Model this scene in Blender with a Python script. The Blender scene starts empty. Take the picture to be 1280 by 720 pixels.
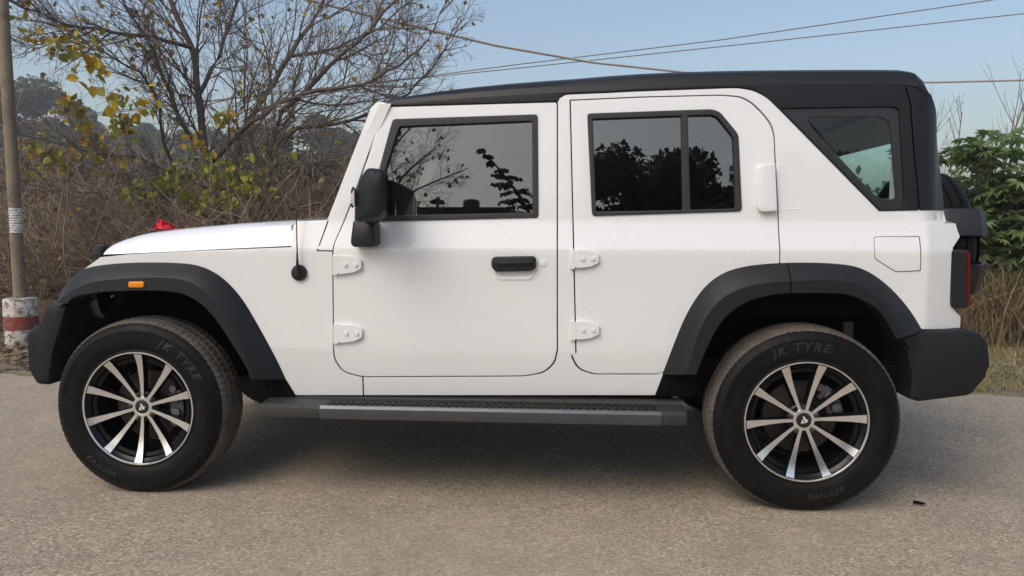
import bpy, bmesh, math, random
import numpy as np
from mathutils import Vector, Matrix

random.seed(7)
rng = np.random.default_rng(7)
sc = bpy.context.scene
COL = sc.collection
R = math.radians

# ------------------------------------------------------------------ camera
FPX, PIT, YAW, ROLL = 937.89, -0.083956, -0.071074, 0.0019345
CAM = Vector((0.43412, -3.06549, 1.18923))
FW = Vector((math.sin(YAW)*math.cos(PIT), math.cos(YAW)*math.cos(PIT), math.sin(PIT)))
RT = Vector((math.cos(YAW), -math.sin(YAW), 0.0))
UP = RT.cross(FW)
RT, UP = RT*math.cos(ROLL)+UP*math.sin(ROLL), UP*math.cos(ROLL)-RT*math.sin(ROLL)
cd = bpy.data.cameras.new('camera'); cam = bpy.data.objects.new('camera', cd); COL.objects.link(cam)
cd.sensor_width = 36.0; cd.lens = 36.0*FPX/1280.0; cd.clip_start = 0.05; cd.clip_end = 3000
cam.matrix_world = Matrix(((RT.x, UP.x, -FW.x, CAM.x), (RT.y, UP.y, -FW.y, CAM.y), (RT.z, UP.z, -FW.z, CAM.z), (0, 0, 0, 1)))
sc.camera = cam

# ------------------------------------------------------------------ light
SUN_EL = R(48); SUN_AZ = R(215)          # compass from +Y clockwise: behind and left of the camera
world = bpy.data.worlds.new('World'); sc.world = world; world.use_nodes = True
nt = world.node_tree; nt.nodes.clear()
wo = nt.nodes.new('ShaderNodeOutputWorld'); wb = nt.nodes.new('ShaderNodeBackground'); sk = nt.nodes.new('ShaderNodeTexSky')
sk.sky_type = 'NISHITA'; sk.sun_disc = False; sk.sun_elevation = SUN_EL; sk.sun_rotation = SUN_AZ
sk.altitude = 200; sk.air_density = 1.28; sk.dust_density = 4.3; sk.ozone_density = 1.15
wb.inputs['Strength'].default_value = 0.15
nt.links.new(sk.outputs[0], wb.inputs[0]); nt.links.new(wb.outputs[0], wo.inputs[0])
sd = bpy.data.lights.new('sun', 'SUN'); sd.energy = 1.0; sd.angle = R(40); sd.color = (1.0, 0.95, 0.87)
sun = bpy.data.objects.new('sun', sd); COL.objects.link(sun)
S = Vector((math.sin(SUN_AZ)*math.cos(SUN_EL), math.cos(SUN_AZ)*math.cos(SUN_EL), math.sin(SUN_EL)))
sun.rotation_euler = S.to_track_quat('Z', 'Y').to_euler(); sun.location = S*40
sc.view_settings.view_transform = 'Standard'; sc.view_settings.look = 'None'
sc.view_settings.exposure = 0.22; sc.view_settings.gamma = 1.0; sc.view_settings.use_curve_mapping = False
sc.render.engine = 'CYCLES'
sc.cycles.max_bounces = 8; sc.cycles.transparent_max_bounces = 16; sc.cycles.use_denoising = True
sc.cycles.volume_step_rate = 4

# ------------------------------------------------------------------ materials
class N:
    def __init__(s, name):
        s.m = bpy.data.materials.new(name); s.m.use_nodes = True; s.t = s.m.node_tree; s.t.nodes.clear()
        s.out = s.t.nodes.new('ShaderNodeOutputMaterial')
    def n(s, t, **k):
        x = s.t.nodes.new(t)
        for a, v in k.items():
            if a.startswith('i_'):
                x.inputs[a[2:].replace('_', ' ')].default_value = v
            else: setattr(x, a, v)
        return x
    def l(s, a, b): s.t.links.new(a, b)
    def coord(s): return s.n('ShaderNodeTexCoord').outputs['Object']
    def noise(s, vec, scale, detail=3, rough=0.55):
        x = s.n('ShaderNodeTexNoise'); x.inputs['Scale'].default_value = scale; x.inputs['Detail'].default_value = detail
        x.inputs['Roughness'].default_value = rough; s.l(vec, x.inputs['Vector']); return x.outputs['Fac']
    def ramp(s, fac, stops):
        x = s.n('ShaderNodeValToRGB'); e = x.color_ramp.elements
        while len(e) < len(stops): e.new(0.5)
        for el, (p, c) in zip(e, stops):
            el.position = p; el.color = (*c, 1) if len(c) == 3 else c
        s.l(fac, x.inputs[0]); return x.outputs[0]
    def mix(s, fac, a, b, mode='MIX'):
        x = s.n('ShaderNodeMixRGB', blend_type=mode)
        for v, i in ((fac, 0), (a, 1), (b, 2)):
            if isinstance(v, (int, float)): x.inputs[i].default_value = v
            elif isinstance(v, tuple): x.inputs[i].default_value = (*v, 1)
            else: s.l(v, x.inputs[i])
        return x.outputs[0]
    def bump(s, h, strength, dist):
        x = s.n('ShaderNodeBump'); x.inputs['Strength'].default_value = strength; x.inputs['Distance'].default_value = dist
        s.l(h, x.inputs['Height']); return x.outputs['Normal']
    def bsdf(s, col=(.5, .5, .5), rough=.5, metal=0., normal=None, **k):
        b = s.n('ShaderNodeBsdfPrincipled')
        if isinstance(col, tuple): b.inputs['Base Color'].default_value = (*col, 1)
        else: s.l(col, b.inputs['Base Color'])
        if isinstance(rough, (int, float)): b.inputs['Roughness'].default_value = rough
        else: s.l(rough, b.inputs['Roughness'])
        b.inputs['Metallic'].default_value = metal
        if normal is not None: s.l(normal, b.inputs['Normal'])
        for a, v in k.items(): b.inputs[a.replace('_', ' ')].default_value = v
        s.l(b.outputs[0], s.out.inputs[0]); return b

def simple(name, col, rough=.5, metal=0., var=.15, scale=20, bump=0., bscale=300, **k):
    m = N(name); c = m.coord()
    f = m.noise(c, scale, 4)
    cc = m.mix(f, tuple(x*(1-var) for x in col), tuple(min(1, x*(1+var)) for x in col))
    nm = m.bump(m.noise(c, bscale, 2), bump, .002) if bump else None
    m.bsdf(cc, rough, metal, nm, **k); return m.m

M = {}
def white_paint(name, spot=False):
    m = N(name); c = m.coord()
    d = m.noise(c, 3, 5)
    col = m.mix(d, (.77, .768, .760), (.785, .783, .775))
    if spot:
        g = m.n('ShaderNodeVectorMath', operation='SUBTRACT'); m.l(c, g.inputs[0]); g.inputs[1].default_value = (-1.02, .125, 1.10)
        s2 = m.n('ShaderNodeVectorMath', operation='MULTIPLY'); m.l(g.outputs[0], s2.inputs[0]); s2.inputs[1].default_value = (14, 10, 40)
        ln = m.n('ShaderNodeVectorMath', operation='LENGTH'); m.l(s2.outputs[0], ln.inputs[0])
        f = m.ramp(ln.outputs['Value'], [(.2, (1, 1, 1)), (.9, (0, 0, 0))])
        nz = m.ramp(m.noise(c, 60, 3), [(.4, (0, 0, 0)), (.6, (1, 1, 1))])
        f = m.mix(1.0, f, nz, 'MULTIPLY')
        col = m.mix(f, col, (.85, .75, .25))
    rr = m.ramp(m.noise(c, 8, 4), [(.3, (.27, .27, .27)), (.7, (.30, .30, .30))])
    m.bsdf(col, rr, 0, None, Coat_Weight=1.0, Coat_Roughness=.03); return m.m
M['white'] = white_paint('white_paint')
M['bonnet'] = white_paint('white_bonnet_paint', True)
M['plastic'] = simple('black_plastic', (.010, .011, .0125), .48, var=.3, scale=9, bump=.25, bscale=900, Specular_IOR_Level=.3)
M['plastic2'] = simple('smooth_black_plastic', (.010, .010, .011), .4, var=.2, scale=14)
M['roof'] = simple('black_hardtop', (.008, .0085, .010), .42, var=.15, scale=5, bump=.12, bscale=700, Specular_IOR_Level=.35)
M['step'] = simple('dusty_step_plastic', (.030, .029, .027), .6, var=.35, scale=30, bump=.3, bscale=500)
M['rubber'] = simple('black_seal', (.018, .018, .018), .55)
M['dark'] = simple('dark_underbody', (.006, .006, .006), .9, Specular_IOR_Level=.05)
M['frit'] = simple('black_frit', (.022, .022, .022), .22)
M['liner'] = simple('grey_headliner', (.72, .72, .70), .9, scale=60)
M['trim'] = simple('pale_pillar_trim', (.62, .62, .60), .6)
M['silver'] = simple('machined_alloy', (.88, .87, .86), .22, .92, var=.06, scale=40)
M['gloss'] = simple('gloss_black_alloy', (.005, .005, .0055), .25, var=.1, Specular_IOR_Level=.25)
M['steel'] = simple('brake_steel', (.07, .062, .055), .45, .7, scale=30)
M['caliper'] = simple('cast_caliper', (.12, .12, .12), .5, .5, scale=40)
M['strip'] = simple('brushed_step_strip', (.11, .115, .125), .36, .7, scale=12)
M['letter'] = simple('moulded_letter', (.0135, .0135, .0135), .43)
M['emblem'] = simple('emblem_white', (.75, .75, .75), .4)
M['amber'] = simple('amber_lens', (.80, .25, .01), .15)
M['red'] = simple('red_lens', (.13, .004, .008), .16)
M['satin'] = simple('red_satin', (.80, .012, .03), .4)
def tyre_mat():
    m = N('tyre_rubber'); c = m.coord()
    n1 = m.noise(c, 30, 4); n2 = m.noise(c, 7, 3)
    col = m.mix(m.ramp(n1, [(.45, (0, 0, 0)), (.8, (1, 1, 1))]), (.006, .006, .006), (.013, .012, .011))
    m.bsdf(col, m.ramp(n2, [(.3, (.45,)*3), (.7, (.6,)*3)]), 0, m.bump(m.noise(c, 260, 2), .2, .002), Specular_IOR_Level=.14); return m.m
def tread_mat():
    m = N('dusty_tread'); c = m.coord()
    n1 = m.noise(c, 9, 5); n2 = m.noise(c, 90, 3)
    col = m.mix(m.ramp(n1, [(.3, (0, 0, 0)), (.7, (1, 1, 1))]), (.075, .062, .050), (.15, .125, .10))
    col = m.mix(m.ramp(n2, [(.4, (0, 0, 0)), (.75, (1, 1, 1))]), col, (.05, .045, .04))
    m.bsdf(col, .85, 0, m.bump(n2, .4, .003)); return m.m
M['tyre'] = tyre_mat(); M['tread'] = tread_mat()
def glass(name, tr, ior, rough=0.0):
    m = N(name)
    t = m.n('ShaderNodeBsdfTransparent'); t.inputs[0].default_value = (*tr, 1)
    g = m.n('ShaderNodeBsdfGlossy'); g.inputs['Roughness'].default_value = rough; g.inputs[0].default_value = (1.0, .965, .87, 1)
    ge = m.n('ShaderNodeNewGeometry'); dt = m.n('ShaderNodeVectorMath', operation='DOT_PRODUCT'); m.l(ge.outputs['Incoming'], dt.inputs[0]); m.l(ge.outputs['Normal'], dt.inputs[1])
    ab = m.n('ShaderNodeMath', operation='ABSOLUTE'); m.l(dt.outputs['Value'], ab.inputs[0])
    iv = m.n('ShaderNodeMath', operation='SUBTRACT'); iv.inputs[0].default_value = 1; m.l(ab.outputs[0], iv.inputs[1])
    pw = m.n('ShaderNodeMath', operation='POWER'); m.l(iv.outputs[0], pw.inputs[0]); pw.inputs[1].default_value = 5
    fr = m.n('ShaderNodeMath', operation='MULTIPLY_ADD'); m.l(pw.outputs[0], fr.inputs[0]); fr.inputs[1].default_value = 1-ior; fr.inputs[2].default_value = ior   # Schlick, the same from both sides
    mx = m.n('ShaderNodeMixShader'); m.l(fr.outputs[0], mx.inputs[0]); m.l(t.outputs[0], mx.inputs[1]); m.l(g.outputs[0], mx.inputs[2])
    m.l(mx.outputs[0], m.out.inputs[0]); return m.m
M['tint'] = glass('dark_tinted_glass', (.25, .26, .245), .175)
M['qglass'] = glass('light_tinted_glass', (.93, .95, .94), .025)
M['tglass'] = glass('teal_tailgate_glass', (.80, .95, .94), .02)
M['mirror'] = simple('mirror_glass', (.8, .8, .8), .02, 1.0, var=0)

def asphalt():
    m = N('worn_asphalt'); c = m.coord()
    v = m.n('ShaderNodeTexVoronoi'); v.inputs['Scale'].default_value = 125; m.l(c, v.inputs['Vector'])
    v2 = m.n('ShaderNodeTexVoronoi'); v2.inputs['Scale'].default_value = 210; m.l(c, v2.inputs['Vector'])
    sep = m.n('ShaderNodeSeparateColor'); m.l(v.outputs['Color'], sep.inputs[0])
    stone = m.ramp(sep.outputs[0], [(0, (.205, .165, .120)), (.35, (.345, .281, .205)), (.7, (.445, .362, .264)), (.93, (.53, .438, .325)), (1, (.70, .62, .50))])
    fine = m.ramp(v2.outputs['Distance'], [(0, (1.12,)*3), (.55, (.72,)*3)])
    col = m.mix(.75, stone, fine, 'MULTIPLY')
    big = m.noise(c, .55, 5); mid = m.noise(c, 3.2, 4)
    col = m.mix(m.ramp(big, [(.42, (0, 0, 0)), (.72, (.55, .55, .55))]), col, (.36, .295, .222))
    col = m.mix(m.ramp(mid, [(.35, (.25,)*3), (.6, (0, 0, 0))]), col, (.15, .135, .115))
    st = m.noise(c, 1.1, 6, .7)
    col = m.mix(m.ramp(st, [(.66, (0, 0, 0)), (.76, (.5,)*3)]), col, (.46, .38, .25))
    h = m.mix(.5, v.outputs['Distance'], m.noise(c, 60, 4))
    m.bsdf(col, .85, 0, m.bump(h, .75, .006)); return m.m
M['asphalt'] = asphalt()
def dirt():
    m = N('dry_earth'); c = m.coord()
    a = m.noise(c, .35, 6); b = m.noise(c, 9, 6, .7)
    col = m.mix(m.ramp(a, [(.38, (0, 0, 0)), (.62, (1, 1, 1))]), (.24, .185, .13), (.22, .20, .11))
    col = m.mix(m.ramp(b, [(.35, (.8,)*3), (.65, (0, 0, 0))]), col, (.12, .09, .062))
    m.bsdf(col, .95, 0, m.bump(b, .8, .04)); return m.m
M['dirt'] = dirt()
def bark(name, a, b, sc_=18):
    m = N(name); c = m.coord()
    mp = m.n('ShaderNodeMapping'); mp.inputs['Scale'].default_value = (1, 1, .22); m.l(c, mp.inputs[0])
    f = m.noise(mp.outputs[0], sc_, 5, .7)
    m.bsdf(m.mix(m.ramp(f, [(.3, (0, 0, 0)), (.7, (1, 1, 1))]), a, b), .9, 0, m.bump(f, .6, .02)); return m.m
M['bark'] = bark('grey_brown_bark', (.060, .047, .040), (.15, .125, .105))
M['twig'] = bark('fine_twigs', (.085, .064, .055), (.23, .185, .16), 9)
M['drytwig'] = bark('dry_brushwood', (.085, .063, .048), (.44, .34, .25), 4)
M['paletwig'] = bark('pale_sapling_twigs', (.16, .12, .10), (.26, .20, .17), 9)
def leaf(name, cols, trans=.35, rough=.55):
    m = N(name)
    g = m.n('ShaderNodeNewGeometry')
    col = m.ramp(g.outputs['Random Per Island'], [(i/max(1, len(cols)-1), c) for i, c in enumerate(cols)])
    b = m.bsdf(col, rough)
    t = m.n('ShaderNodeBsdfTranslucent'); m.l(col, t.inputs[0])
    mx = m.n('ShaderNodeMixShader'); mx.inputs[0].default_value = trans
    m.l(b.outputs[0], mx.inputs[1]); m.l(t.outputs[0], mx.inputs[2]); m.l(mx.outputs[0], m.out.inputs[0]); return m.m
M['yleaf'] = leaf('yellowing_leaves', [(.52, .34, .02), (.60, .42, .03), (.30, .28, .04), (.20, .23, .04), (.50, .30, .03)])
M['bleaf'] = leaf('brown_leaves', [(.16, .10, .04), (.26, .16, .05), (.12, .10, .04), (.30, .22, .06)])
M['gleaf'] = leaf('olive_leaves', [(.15, .18, .03), (.26, .27, .04), (.38, .34, .04), (.11, .14, .03)])
M['castor'] = leaf('castor_leaves', [(.12, .20, .065), (.18, .265, .085), (.095, .155, .055), (.26, .32, .13)], .4, .4)
M['forest'] = leaf('far_tree_leaves', [(.035, .055, .022), (.055, .075, .03), (.045, .06, .03), (.07, .085, .04)], .2)
M['scrub'] = leaf('scrub_leaves', [(.05, .065, .025), (.085, .08, .04), (.10, .085, .05), (.06, .07, .03)], .2)
M['needle'] = leaf('conifer_needles', [(.022, .04, .02), (.03, .05, .025)], .1)
M['grass'] = leaf('dry_grass_blades', [(.20, .20, .06), (.36, .30, .14), (.46, .38, .20), (.14, .17, .05), (.32, .28, .12)], .3, .7)
M['straw'] = leaf('straw_stalks', [(.22, .16, .09), (.34, .25, .14), (.15, .11, .065), (.25, .21, .10)], .2, .8)
M['litter'] = leaf('dead_leaves', [(.14, .09, .05), (.22, .15, .09), (.09, .06, .04), (.28, .20, .13)], .1, .8)

# ------------------------------------------------------------------ helpers
def at(px, py, y):
    """point of the photograph's pixel on the surface y (a number or y(X, z))"""
    d = FW + RT*((px-640)/FPX) + UP*((360-py)/FPX)
    yy = y if not callable(y) else 0.1
    for _ in range(8 if callable(y) else 1):
        p = CAM + d*((yy-CAM.y)/d.y)
        if callable(y): yy = y(p.x, p.z)
    return p
def W(px, py, depth):
    return CAM + (FW + RT*((px-640)/FPX) + UP*((360-py)/FPX))*depth

def link(name, me, mats, parent=None):
    for m in (mats if isinstance(mats, (list, tuple)) else [mats]): me.materials.append(M[m] if isinstance(m, str) else m)
    o = bpy.data.objects.new(name, me); COL.objects.link(o)
    if parent is not None:
        o.parent = parent
        w = Vector((0, 0, 0)); p = parent
        while p is not None: w += Vector(p.location); p = p.parent
        o.location = -w
    return o
def empty(name, loc, parent=None):
    o = bpy.data.objects.new(name, None); COL.objects.link(o); o.location = loc; o.empty_display_size = .1
    if parent is not None:
        o.parent = parent; o.location = Vector(loc)-Vector(parent.location)
    return o
def tag(o, label=None, cat=None, group=None, kind=None):
    for k, v in (('label', label), ('category', cat), ('group', group), ('kind', kind)):
        if v: o[k] = v
    return o
def finish(bm, name, mats, parent=None, smooth=35, bev=0, bang=50, segs=2):
    bmesh.ops.remove_doubles(bm, verts=bm.verts, dist=1e-5)
    bmesh.ops.recalc_face_normals(bm, faces=bm.faces)
    if bev:
        es = [e for e in bm.edges if len(e.link_faces) == 2 and e.calc_face_angle(0) > R(bang)]
        bmesh.ops.bevel(bm, geom=es, offset=bev, segments=segs, affect='EDGES', clamp_overlap=False, profile=.5)
    me = bpy.data.meshes.new(name); bm.to_mesh(me); bm.free()
    for p in me.polygons: p.use_smooth = smooth > 0
    if smooth > 0: me.set_sharp_from_angle(angle=R(smooth))
    return link(name, me, mats, parent)
class MB:
    def __init__(s): s.v = []; s.f = []; s.m = []; s.cur = 0
    def add(s, vs, fs):
        o = len(s.v); s.v.extend(map(tuple, vs)); s.f.extend([tuple(i+o for i in f) for f in fs]); s.m.extend([s.cur]*len(fs))
    def tube(s, pts, rad, sides=4, cap=False):
        pts = [Vector(p) for p in pts]; n = len(pts); vs = []
        for i, p in enumerate(pts):
            t = (pts[min(i+1, n-1)]-pts[max(i-1, 0)])
            t = t.normalized() if t.length > 1e-9 else Vector((0, 0, 1))
            a = t.cross(Vector((0.31, 0.17, .93)) if abs(t.z) < .9 else Vector((1, 0, .1))).normalized(); b = t.cross(a)
            r = rad[i] if isinstance(rad, (list, tuple)) else rad
            for k in range(sides):
                g = 2*math.pi*k/sides; vs.append(p+a*(r*math.cos(g))+b*(r*math.sin(g)))
        fs = [(i*sides+k, i*sides+(k+1) % sides, (i+1)*sides+(k+1) % sides, (i+1)*sides+k) for i in range(n-1) for k in range(sides)]
        if cap: fs += [tuple(range(sides))[::-1], tuple((n-1)*sides+k for k in range(sides))]
        s.add(vs, fs)
    def box(s, a, b):
        x0, y0, z0 = a; x1, y1, z1 = b
        vs = [(x, y, z) for x in (x0, x1) for y in (y0, y1) for z in (z0, z1)]
        s.add(vs, [(0, 1, 3, 2), (4, 6, 7, 5), (0, 4, 5, 1), (2, 3, 7, 6), (0, 2, 6, 4), (1, 5, 7, 3)])
    def loft(s, secs, closed=False):
        n = len(secs[0]); vs = [p for q in secs for p in q]; fs = []
        for i in range(len(secs)-1):
            for k in range(n if closed else n-1):
                fs.append((i*n+k, i*n+(k+1) % n, (i+1)*n+(k+1) % n, (i+1)*n+k))
        s.add(vs, fs)
    def ring(s, prof, n, axis='y', center=(0, 0, 0), a0=0, a1=2*math.pi):
        full = abs(a1-a0-2*math.pi) < 1e-6; m = n if full else n+1; vs = []
        for i in range(m):
            g = a0+(a1-a0)*i/n
            for (r, h) in prof: vs.append((center[0]+r*math.cos(g), center[1]+h, center[2]+r*math.sin(g)))
        k = len(prof)
        fs = [(i*k+j, i*k+j+1, ((i+1) % m)*k+j+1, ((i+1) % m)*k+j) for i in range(n) for j in range(k-1)]
        s.add(vs, fs)
    def mesh(s, name, smooth=False, ang=40):
        me = bpy.data.meshes.new(name); me.from_pydata(s.v, [], s.f)
        if len(set(s.m)) > 1: me.polygons.foreach_set('material_index', s.m)
        if smooth:
            me.polygons.foreach_set('use_smooth', [True]*len(s.f)); me.set_sharp_from_angle(angle=R(ang))
        me.update(); return me
    def build(s, name, mats, parent=None, smooth=False, ang=40, clean=False):
        if clean:
            bm = bmesh.new(); bm.from_mesh(s.mesh(name)); return finish(bm, name, mats, parent, ang if smooth else 0)
        return link(name, s.mesh(name, smooth, ang), mats, parent)

def resample(pts, n):
    p = np.array(pts, float); d = np.r_[0, np.cumsum(np.linalg.norm(np.diff(p, axis=0), axis=1))]
    t = np.linspace(0, d[-1], n); return [tuple(np.interp(u, d, p[:, k]) for k in range(p.shape[1])) for u in t]
def smoothline(pts, it=2):
    p = [np.array(q, float) for q in pts]
    for _ in range(it):
        q = [p[0]]
        for a, b in zip(p, p[1:]): q += [a*.75+b*.25, a*.25+b*.75]
        q.append(p[-1]); p = q
    return [tuple(x) for x in p]
def rpoly(pts, r=6, n=4):
    """round the corners of a polygon; a point may carry its own radius as third value"""
    out = []; k = len(pts)
    for i in range(k):
        b = np.array(pts[i][:2], float); a = np.array(pts[i-1][:2], float); c = np.array(pts[(i+1) % k][:2], float)
        rr = pts[i][2] if len(pts[i]) > 2 else r
        if rr <= 0: out.append(tuple(b)); continue
        u = a-b; v = c-b; lu = np.linalg.norm(u); lv = np.linalg.norm(v)
        q = min(rr, .45*lu, .45*lv); p0 = b+u/lu*q; p1 = b+v/lv*q
        for j in range(n+1):
            t = j/n; out.append(tuple(p0*(1-t)**2+2*b*t*(1-t)+p1*t*t))
    return out

# ------------------------------------------------------------------ the car's side surface
MID = 0.935                                                        # the car's centre plane
PROF = [(.2, .130), (.45, .106), (.60, .084), (.66, .077), (1.068, .070), (1.086, .0715), (1.094, .0733), (1.185, .097), (1.21, .102), (1.95, .177)]
XLOW, XUP, XFRONT = 1.895, 1.850, -1.70
def Yb(X, z):
    y = float(np.interp(z, [p[0] for p in PROF], [p[1] for p in PROF]))
    if z < 1.2:
        if X > XLOW: y += (X-XLOW)*.42
        if X < XFRONT: y += 1.9*(X-XFRONT)**2
    else:
        t = max(0., X-XUP)
        if t > 0: y += .13-math.sqrt(max(1e-6, .13**2-min(t, .129)**2)) if t < .129 else .13
    return y
ZL = [.45, .52, .60, .63, .66, .75, .9, 1.03, 1.068, 1.086, 1.094, 1.13, 1.185, 1.198, 1.21, 1.3, 1.4, 1.5, 1.6, 1.7, 1.8]
XL = [-1.80, -1.76, -1.73, -1.70, XUP, 1.88, XLOW, 1.91, 1.935, 1.955, 1.97]

def weighted(o):
    w = o.modifiers.new('weighted', 'WEIGHTED_NORMAL'); w.mode = 'FACE_AREA'; w.weight = 50; w.keep_sharp = True
def panel(name, outer, holes=(), off=0., thick=.03, mat='white', parent=None, bev=.002, y=None, cut=True, smooth=30):
    """a sheet of bodywork: its outline in the photograph's pixels laid on the side surface, thickened and edge-rounded"""
    yf = (lambda X, z: Yb(X, z)+off) if y is None else y
    bm = bmesh.new(); es = []
    for loop in [outer]+list(holes):
        vs = []
        for q in loop:
            p = at(q[0], q[1], yf); vs.append(bm.verts.new((p.x, 0, p.z)))
        for a, b in zip(vs, vs[1:]+vs[:1]): es.append(bm.edges.new((a, b)))
    bmesh.ops.triangle_fill(bm, use_beauty=True, edges=es, normal=(0, -1, 0))
    if y is None and cut:
        zs = [v.co.z for v in bm.verts]; xs = [v.co.x for v in bm.verts]
        for z in ZL:
            if min(zs) < z < max(zs): bmesh.ops.bisect_plane(bm, geom=bm.verts[:]+bm.edges[:]+bm.faces[:], plane_co=(0, 0, z), plane_no=(0, 0, 1), dist=1e-5)
        for x in XL:
            if min(xs) < x < max(xs): bmesh.ops.bisect_plane(bm, geom=bm.verts[:]+bm.edges[:]+bm.faces[:], plane_co=(x, 0, 0), plane_no=(1, 0, 0), dist=1e-5)
    for v in bm.verts: v.co.y = yf(v.co.x, v.co.z) if callable(yf) else yf
    fs = bm.faces[:]
    r = bmesh.ops.extrude_face_region(bm, geom=fs, use_keep_orig=True)
    for v in r['geom']:
        if isinstance(v, bmesh.types.BMVert): v.co.y += thick
    o = finish(bm, name, mat, parent, smooth, bev)
    if smooth > 0 and y is None and cut: weighted(o)
    return o
def mirror(o, parent=None, name=None):
    """the same piece on the car's far side"""
    me = o.data.copy()
    co = np.empty(len(me.vertices)*3); me.vertices.foreach_get('co', co); co = co.reshape(-1, 3); co[:, 1] = 2*MID-co[:, 1]
    me.vertices.foreach_set('co', co.ravel()); me.flip_normals(); me.update()
    c = bpy.data.objects.new(name or o.name.split('.')[0], me); COL.objects.link(c)
    c.parent = parent or o.parent; c.location = o.location
    if o.modifiers: weighted(c)
    return c
def mirror_tree(o):
    c = mirror(o)
    for ch in list(o.children): mirror(ch, c)
    return c

car = empty('off_road_car', (0, MID, 0))
tag(car, 'white four-door off-road car with black hardtop parked side-on on the asphalt', 'car')

# --- traced outlines (photograph pixels)
F_OUT = smoothline([(71, 377), (75, 367), (84, 353), (95, 341), (110, 334), (136, 330), (171, 328), (203, 328), (230, 329), (250, 332), (270, 341), (288, 356), (303, 374), (317, 397), (332, 424), (346, 450), (357, 474)])
F_RID = smoothline([(71, 378), (87, 364), (101, 356), (122, 350), (162, 347), (203, 345), (227, 348), (244, 354), (262, 367), (279, 388), (294, 415), (308, 447), (317, 474)])
F_INN = smoothline([(84, 380), (88, 373), (98, 369), (122, 365), (162, 363), (203, 363), (227, 366), (244, 374), (262, 389), (279, 412), (294, 436), (308, 459), (314, 474)])
R_OUT = smoothline([(828, 468), (842, 431), (856, 396), (874, 366), (892, 348), (913, 337), (942, 331), (978, 328.5), (1021, 328), (1064, 331), (1086, 339), (1107, 354), (1125, 372), (1140, 391), (1153, 413)])
R_RID = smoothline([(858, 468), (866, 434), (876, 405), (887, 387), (903, 370), (928, 358), (956, 352.5), (985, 351), (1021, 349), (1057, 350), (1079, 357), (1104, 377), (1118, 398), (1132, 421)])
R_INN = smoothline([(870, 468), (888, 424), (906, 395), (931, 377), (964, 368), (985, 366), (1050, 366), (1071, 371), (1093, 382), (1107, 398), (1121, 424)])
NS = 48
def between(a, b, t):
    A = resample(a, NS); B = resample(b, NS); return [(p[0]*(1-t)+q[0]*t, p[1]*(1-t)+q[1]*t) for p, q in zip(A, B)]
f_arch = between(F_OUT, F_INN, .62); r_arch = between(R_OUT, R_INN, .62); r_door = between(R_OUT, R_INN, .22)

FD = rpoly([(482, 134, 3), (696, 128, 3), (696, 436, 0), (693, 452, 6), (680, 465, 8), (655, 469.5, 8), (452, 470.5, 8), (429, 464, 8), (418, 447, 8), (416.5, 318, 0), (418, 305, 4), (443, 246, 0)], 4)
rd_arc = [p for p in r_door if p[0] < 973 and p[1] < 466]
RDc = rpoly([(712.5, 126, 2), (800, 122, 4), (900, 119.5, 6), (925, 121.5, 8), (939, 129, 8), (954, 144, 6), (963, 156, 6), (967, 170, 6), (969, 215, 4), (972, 270, 4), (974, 331, 0)], 3)[1:]
RD = RDc+[p for p in rd_arc[::-1]]+rpoly([(822, 467, 0), (741, 467, 8), (723, 460, 8), (713, 440, 8)], 8)[0:]
# drop any door corner that turned back on itself
FDh = [(p[0]+1.5*np.sign(p[0]-560), p[1]+1.3*np.sign(p[1]-300)) for p in FD]
RDh = [(p[0]+1.5*np.sign(p[0]-850), p[1]+1.3*np.sign(p[1]-290)) for p in RD]
body_poly = (f_arch+[(340, 480), (369, 494), (819, 494), (827, 480)]+r_arch+[(1143, 411), (1200, 411), (1201, 396), (1192, 386), (1191, 310), (1200, 296), (1197, 288), (1179, 262.5), (1098, 262.5),
    (973, 136)]+rpoly([(973, 135, 0), (957, 121, 8), (941, 113, 8), (921, 110, 8), (807, 114, 4), (708, 118, 4), (697, 124, 2)], 6)[1:]
    + [(697, 124.5), (600, 126), (486, 130), (478, 127.5), (471, 128), (464, 134), (440, 195), (420, 247), (409, 275), (372, 277), (367, 281), (364, 309)]
    + smoothline([(364, 309), (250, 313.5), (128, 319.5), (117, 328), (108, 334), (92, 346), (80, 361), (72, 375)], 1)[1:])
body = panel('body', body_poly, [FDh, RDh], 0, .03, 'white', car, .0016)
mirror(body)
# --- front door
FWo = rpoly([(491, 149), (672, 143), (673, 272), (456, 277)], 4)
FWi = rpoly([(499, 158), (665, 151), (665.5, 265.5), (463, 270)], 3)
fd = panel('front_door', FD, [FWo], 0, .035, 'white', car, .0016)
panel('window_frame', FWo, [FWi], -.007, .03, 'rubber', fd, .003)
panel('window_glass', rpoly([(495, 154), (668, 147), (669, 269), (459, 274)], 3), [], .012, .004, 'tint', fd, 0, cut=False, smooth=0)
def hinge(pts, door):
    x0, y0 = pts
    h = panel('hinge', rpoly([(x0, y0, 1), (x0+6, y0, 1), (x0+6.5, y0+3, 1), (x0+9, y0+.5, 1), (x0+24, y0+1, 2), (x0+36, y0+6, 2), (x0+36, y0+17, 2), (x0+26, y0+22, 2), (x0+9, y0+24, 1), (x0+6.5, y0+22, 1), (x0+6, y0+25, 1), (x0, y0+25, 1)], 1, 3), [], -.015, .018, 'white', door, .0018, cut=False, smooth=18)
    return h
def bolt(px, py, parent, off=-.020, r=2.8, mat='white', name='bolt'):
    return panel(name, [(px+r*math.cos(g*math.pi/4), py+r*math.sin(g*math.pi/4)) for g in range(8)], [], off, .008, mat, parent, .0012, cut=False, smooth=18)
for (hx, hy) in ((415.5, 319), (416.5, 405)):
    h = hinge((hx, hy), fd); bolt(hx+16, hy+12, h); bolt(hx+29, hy+12, h)
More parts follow.
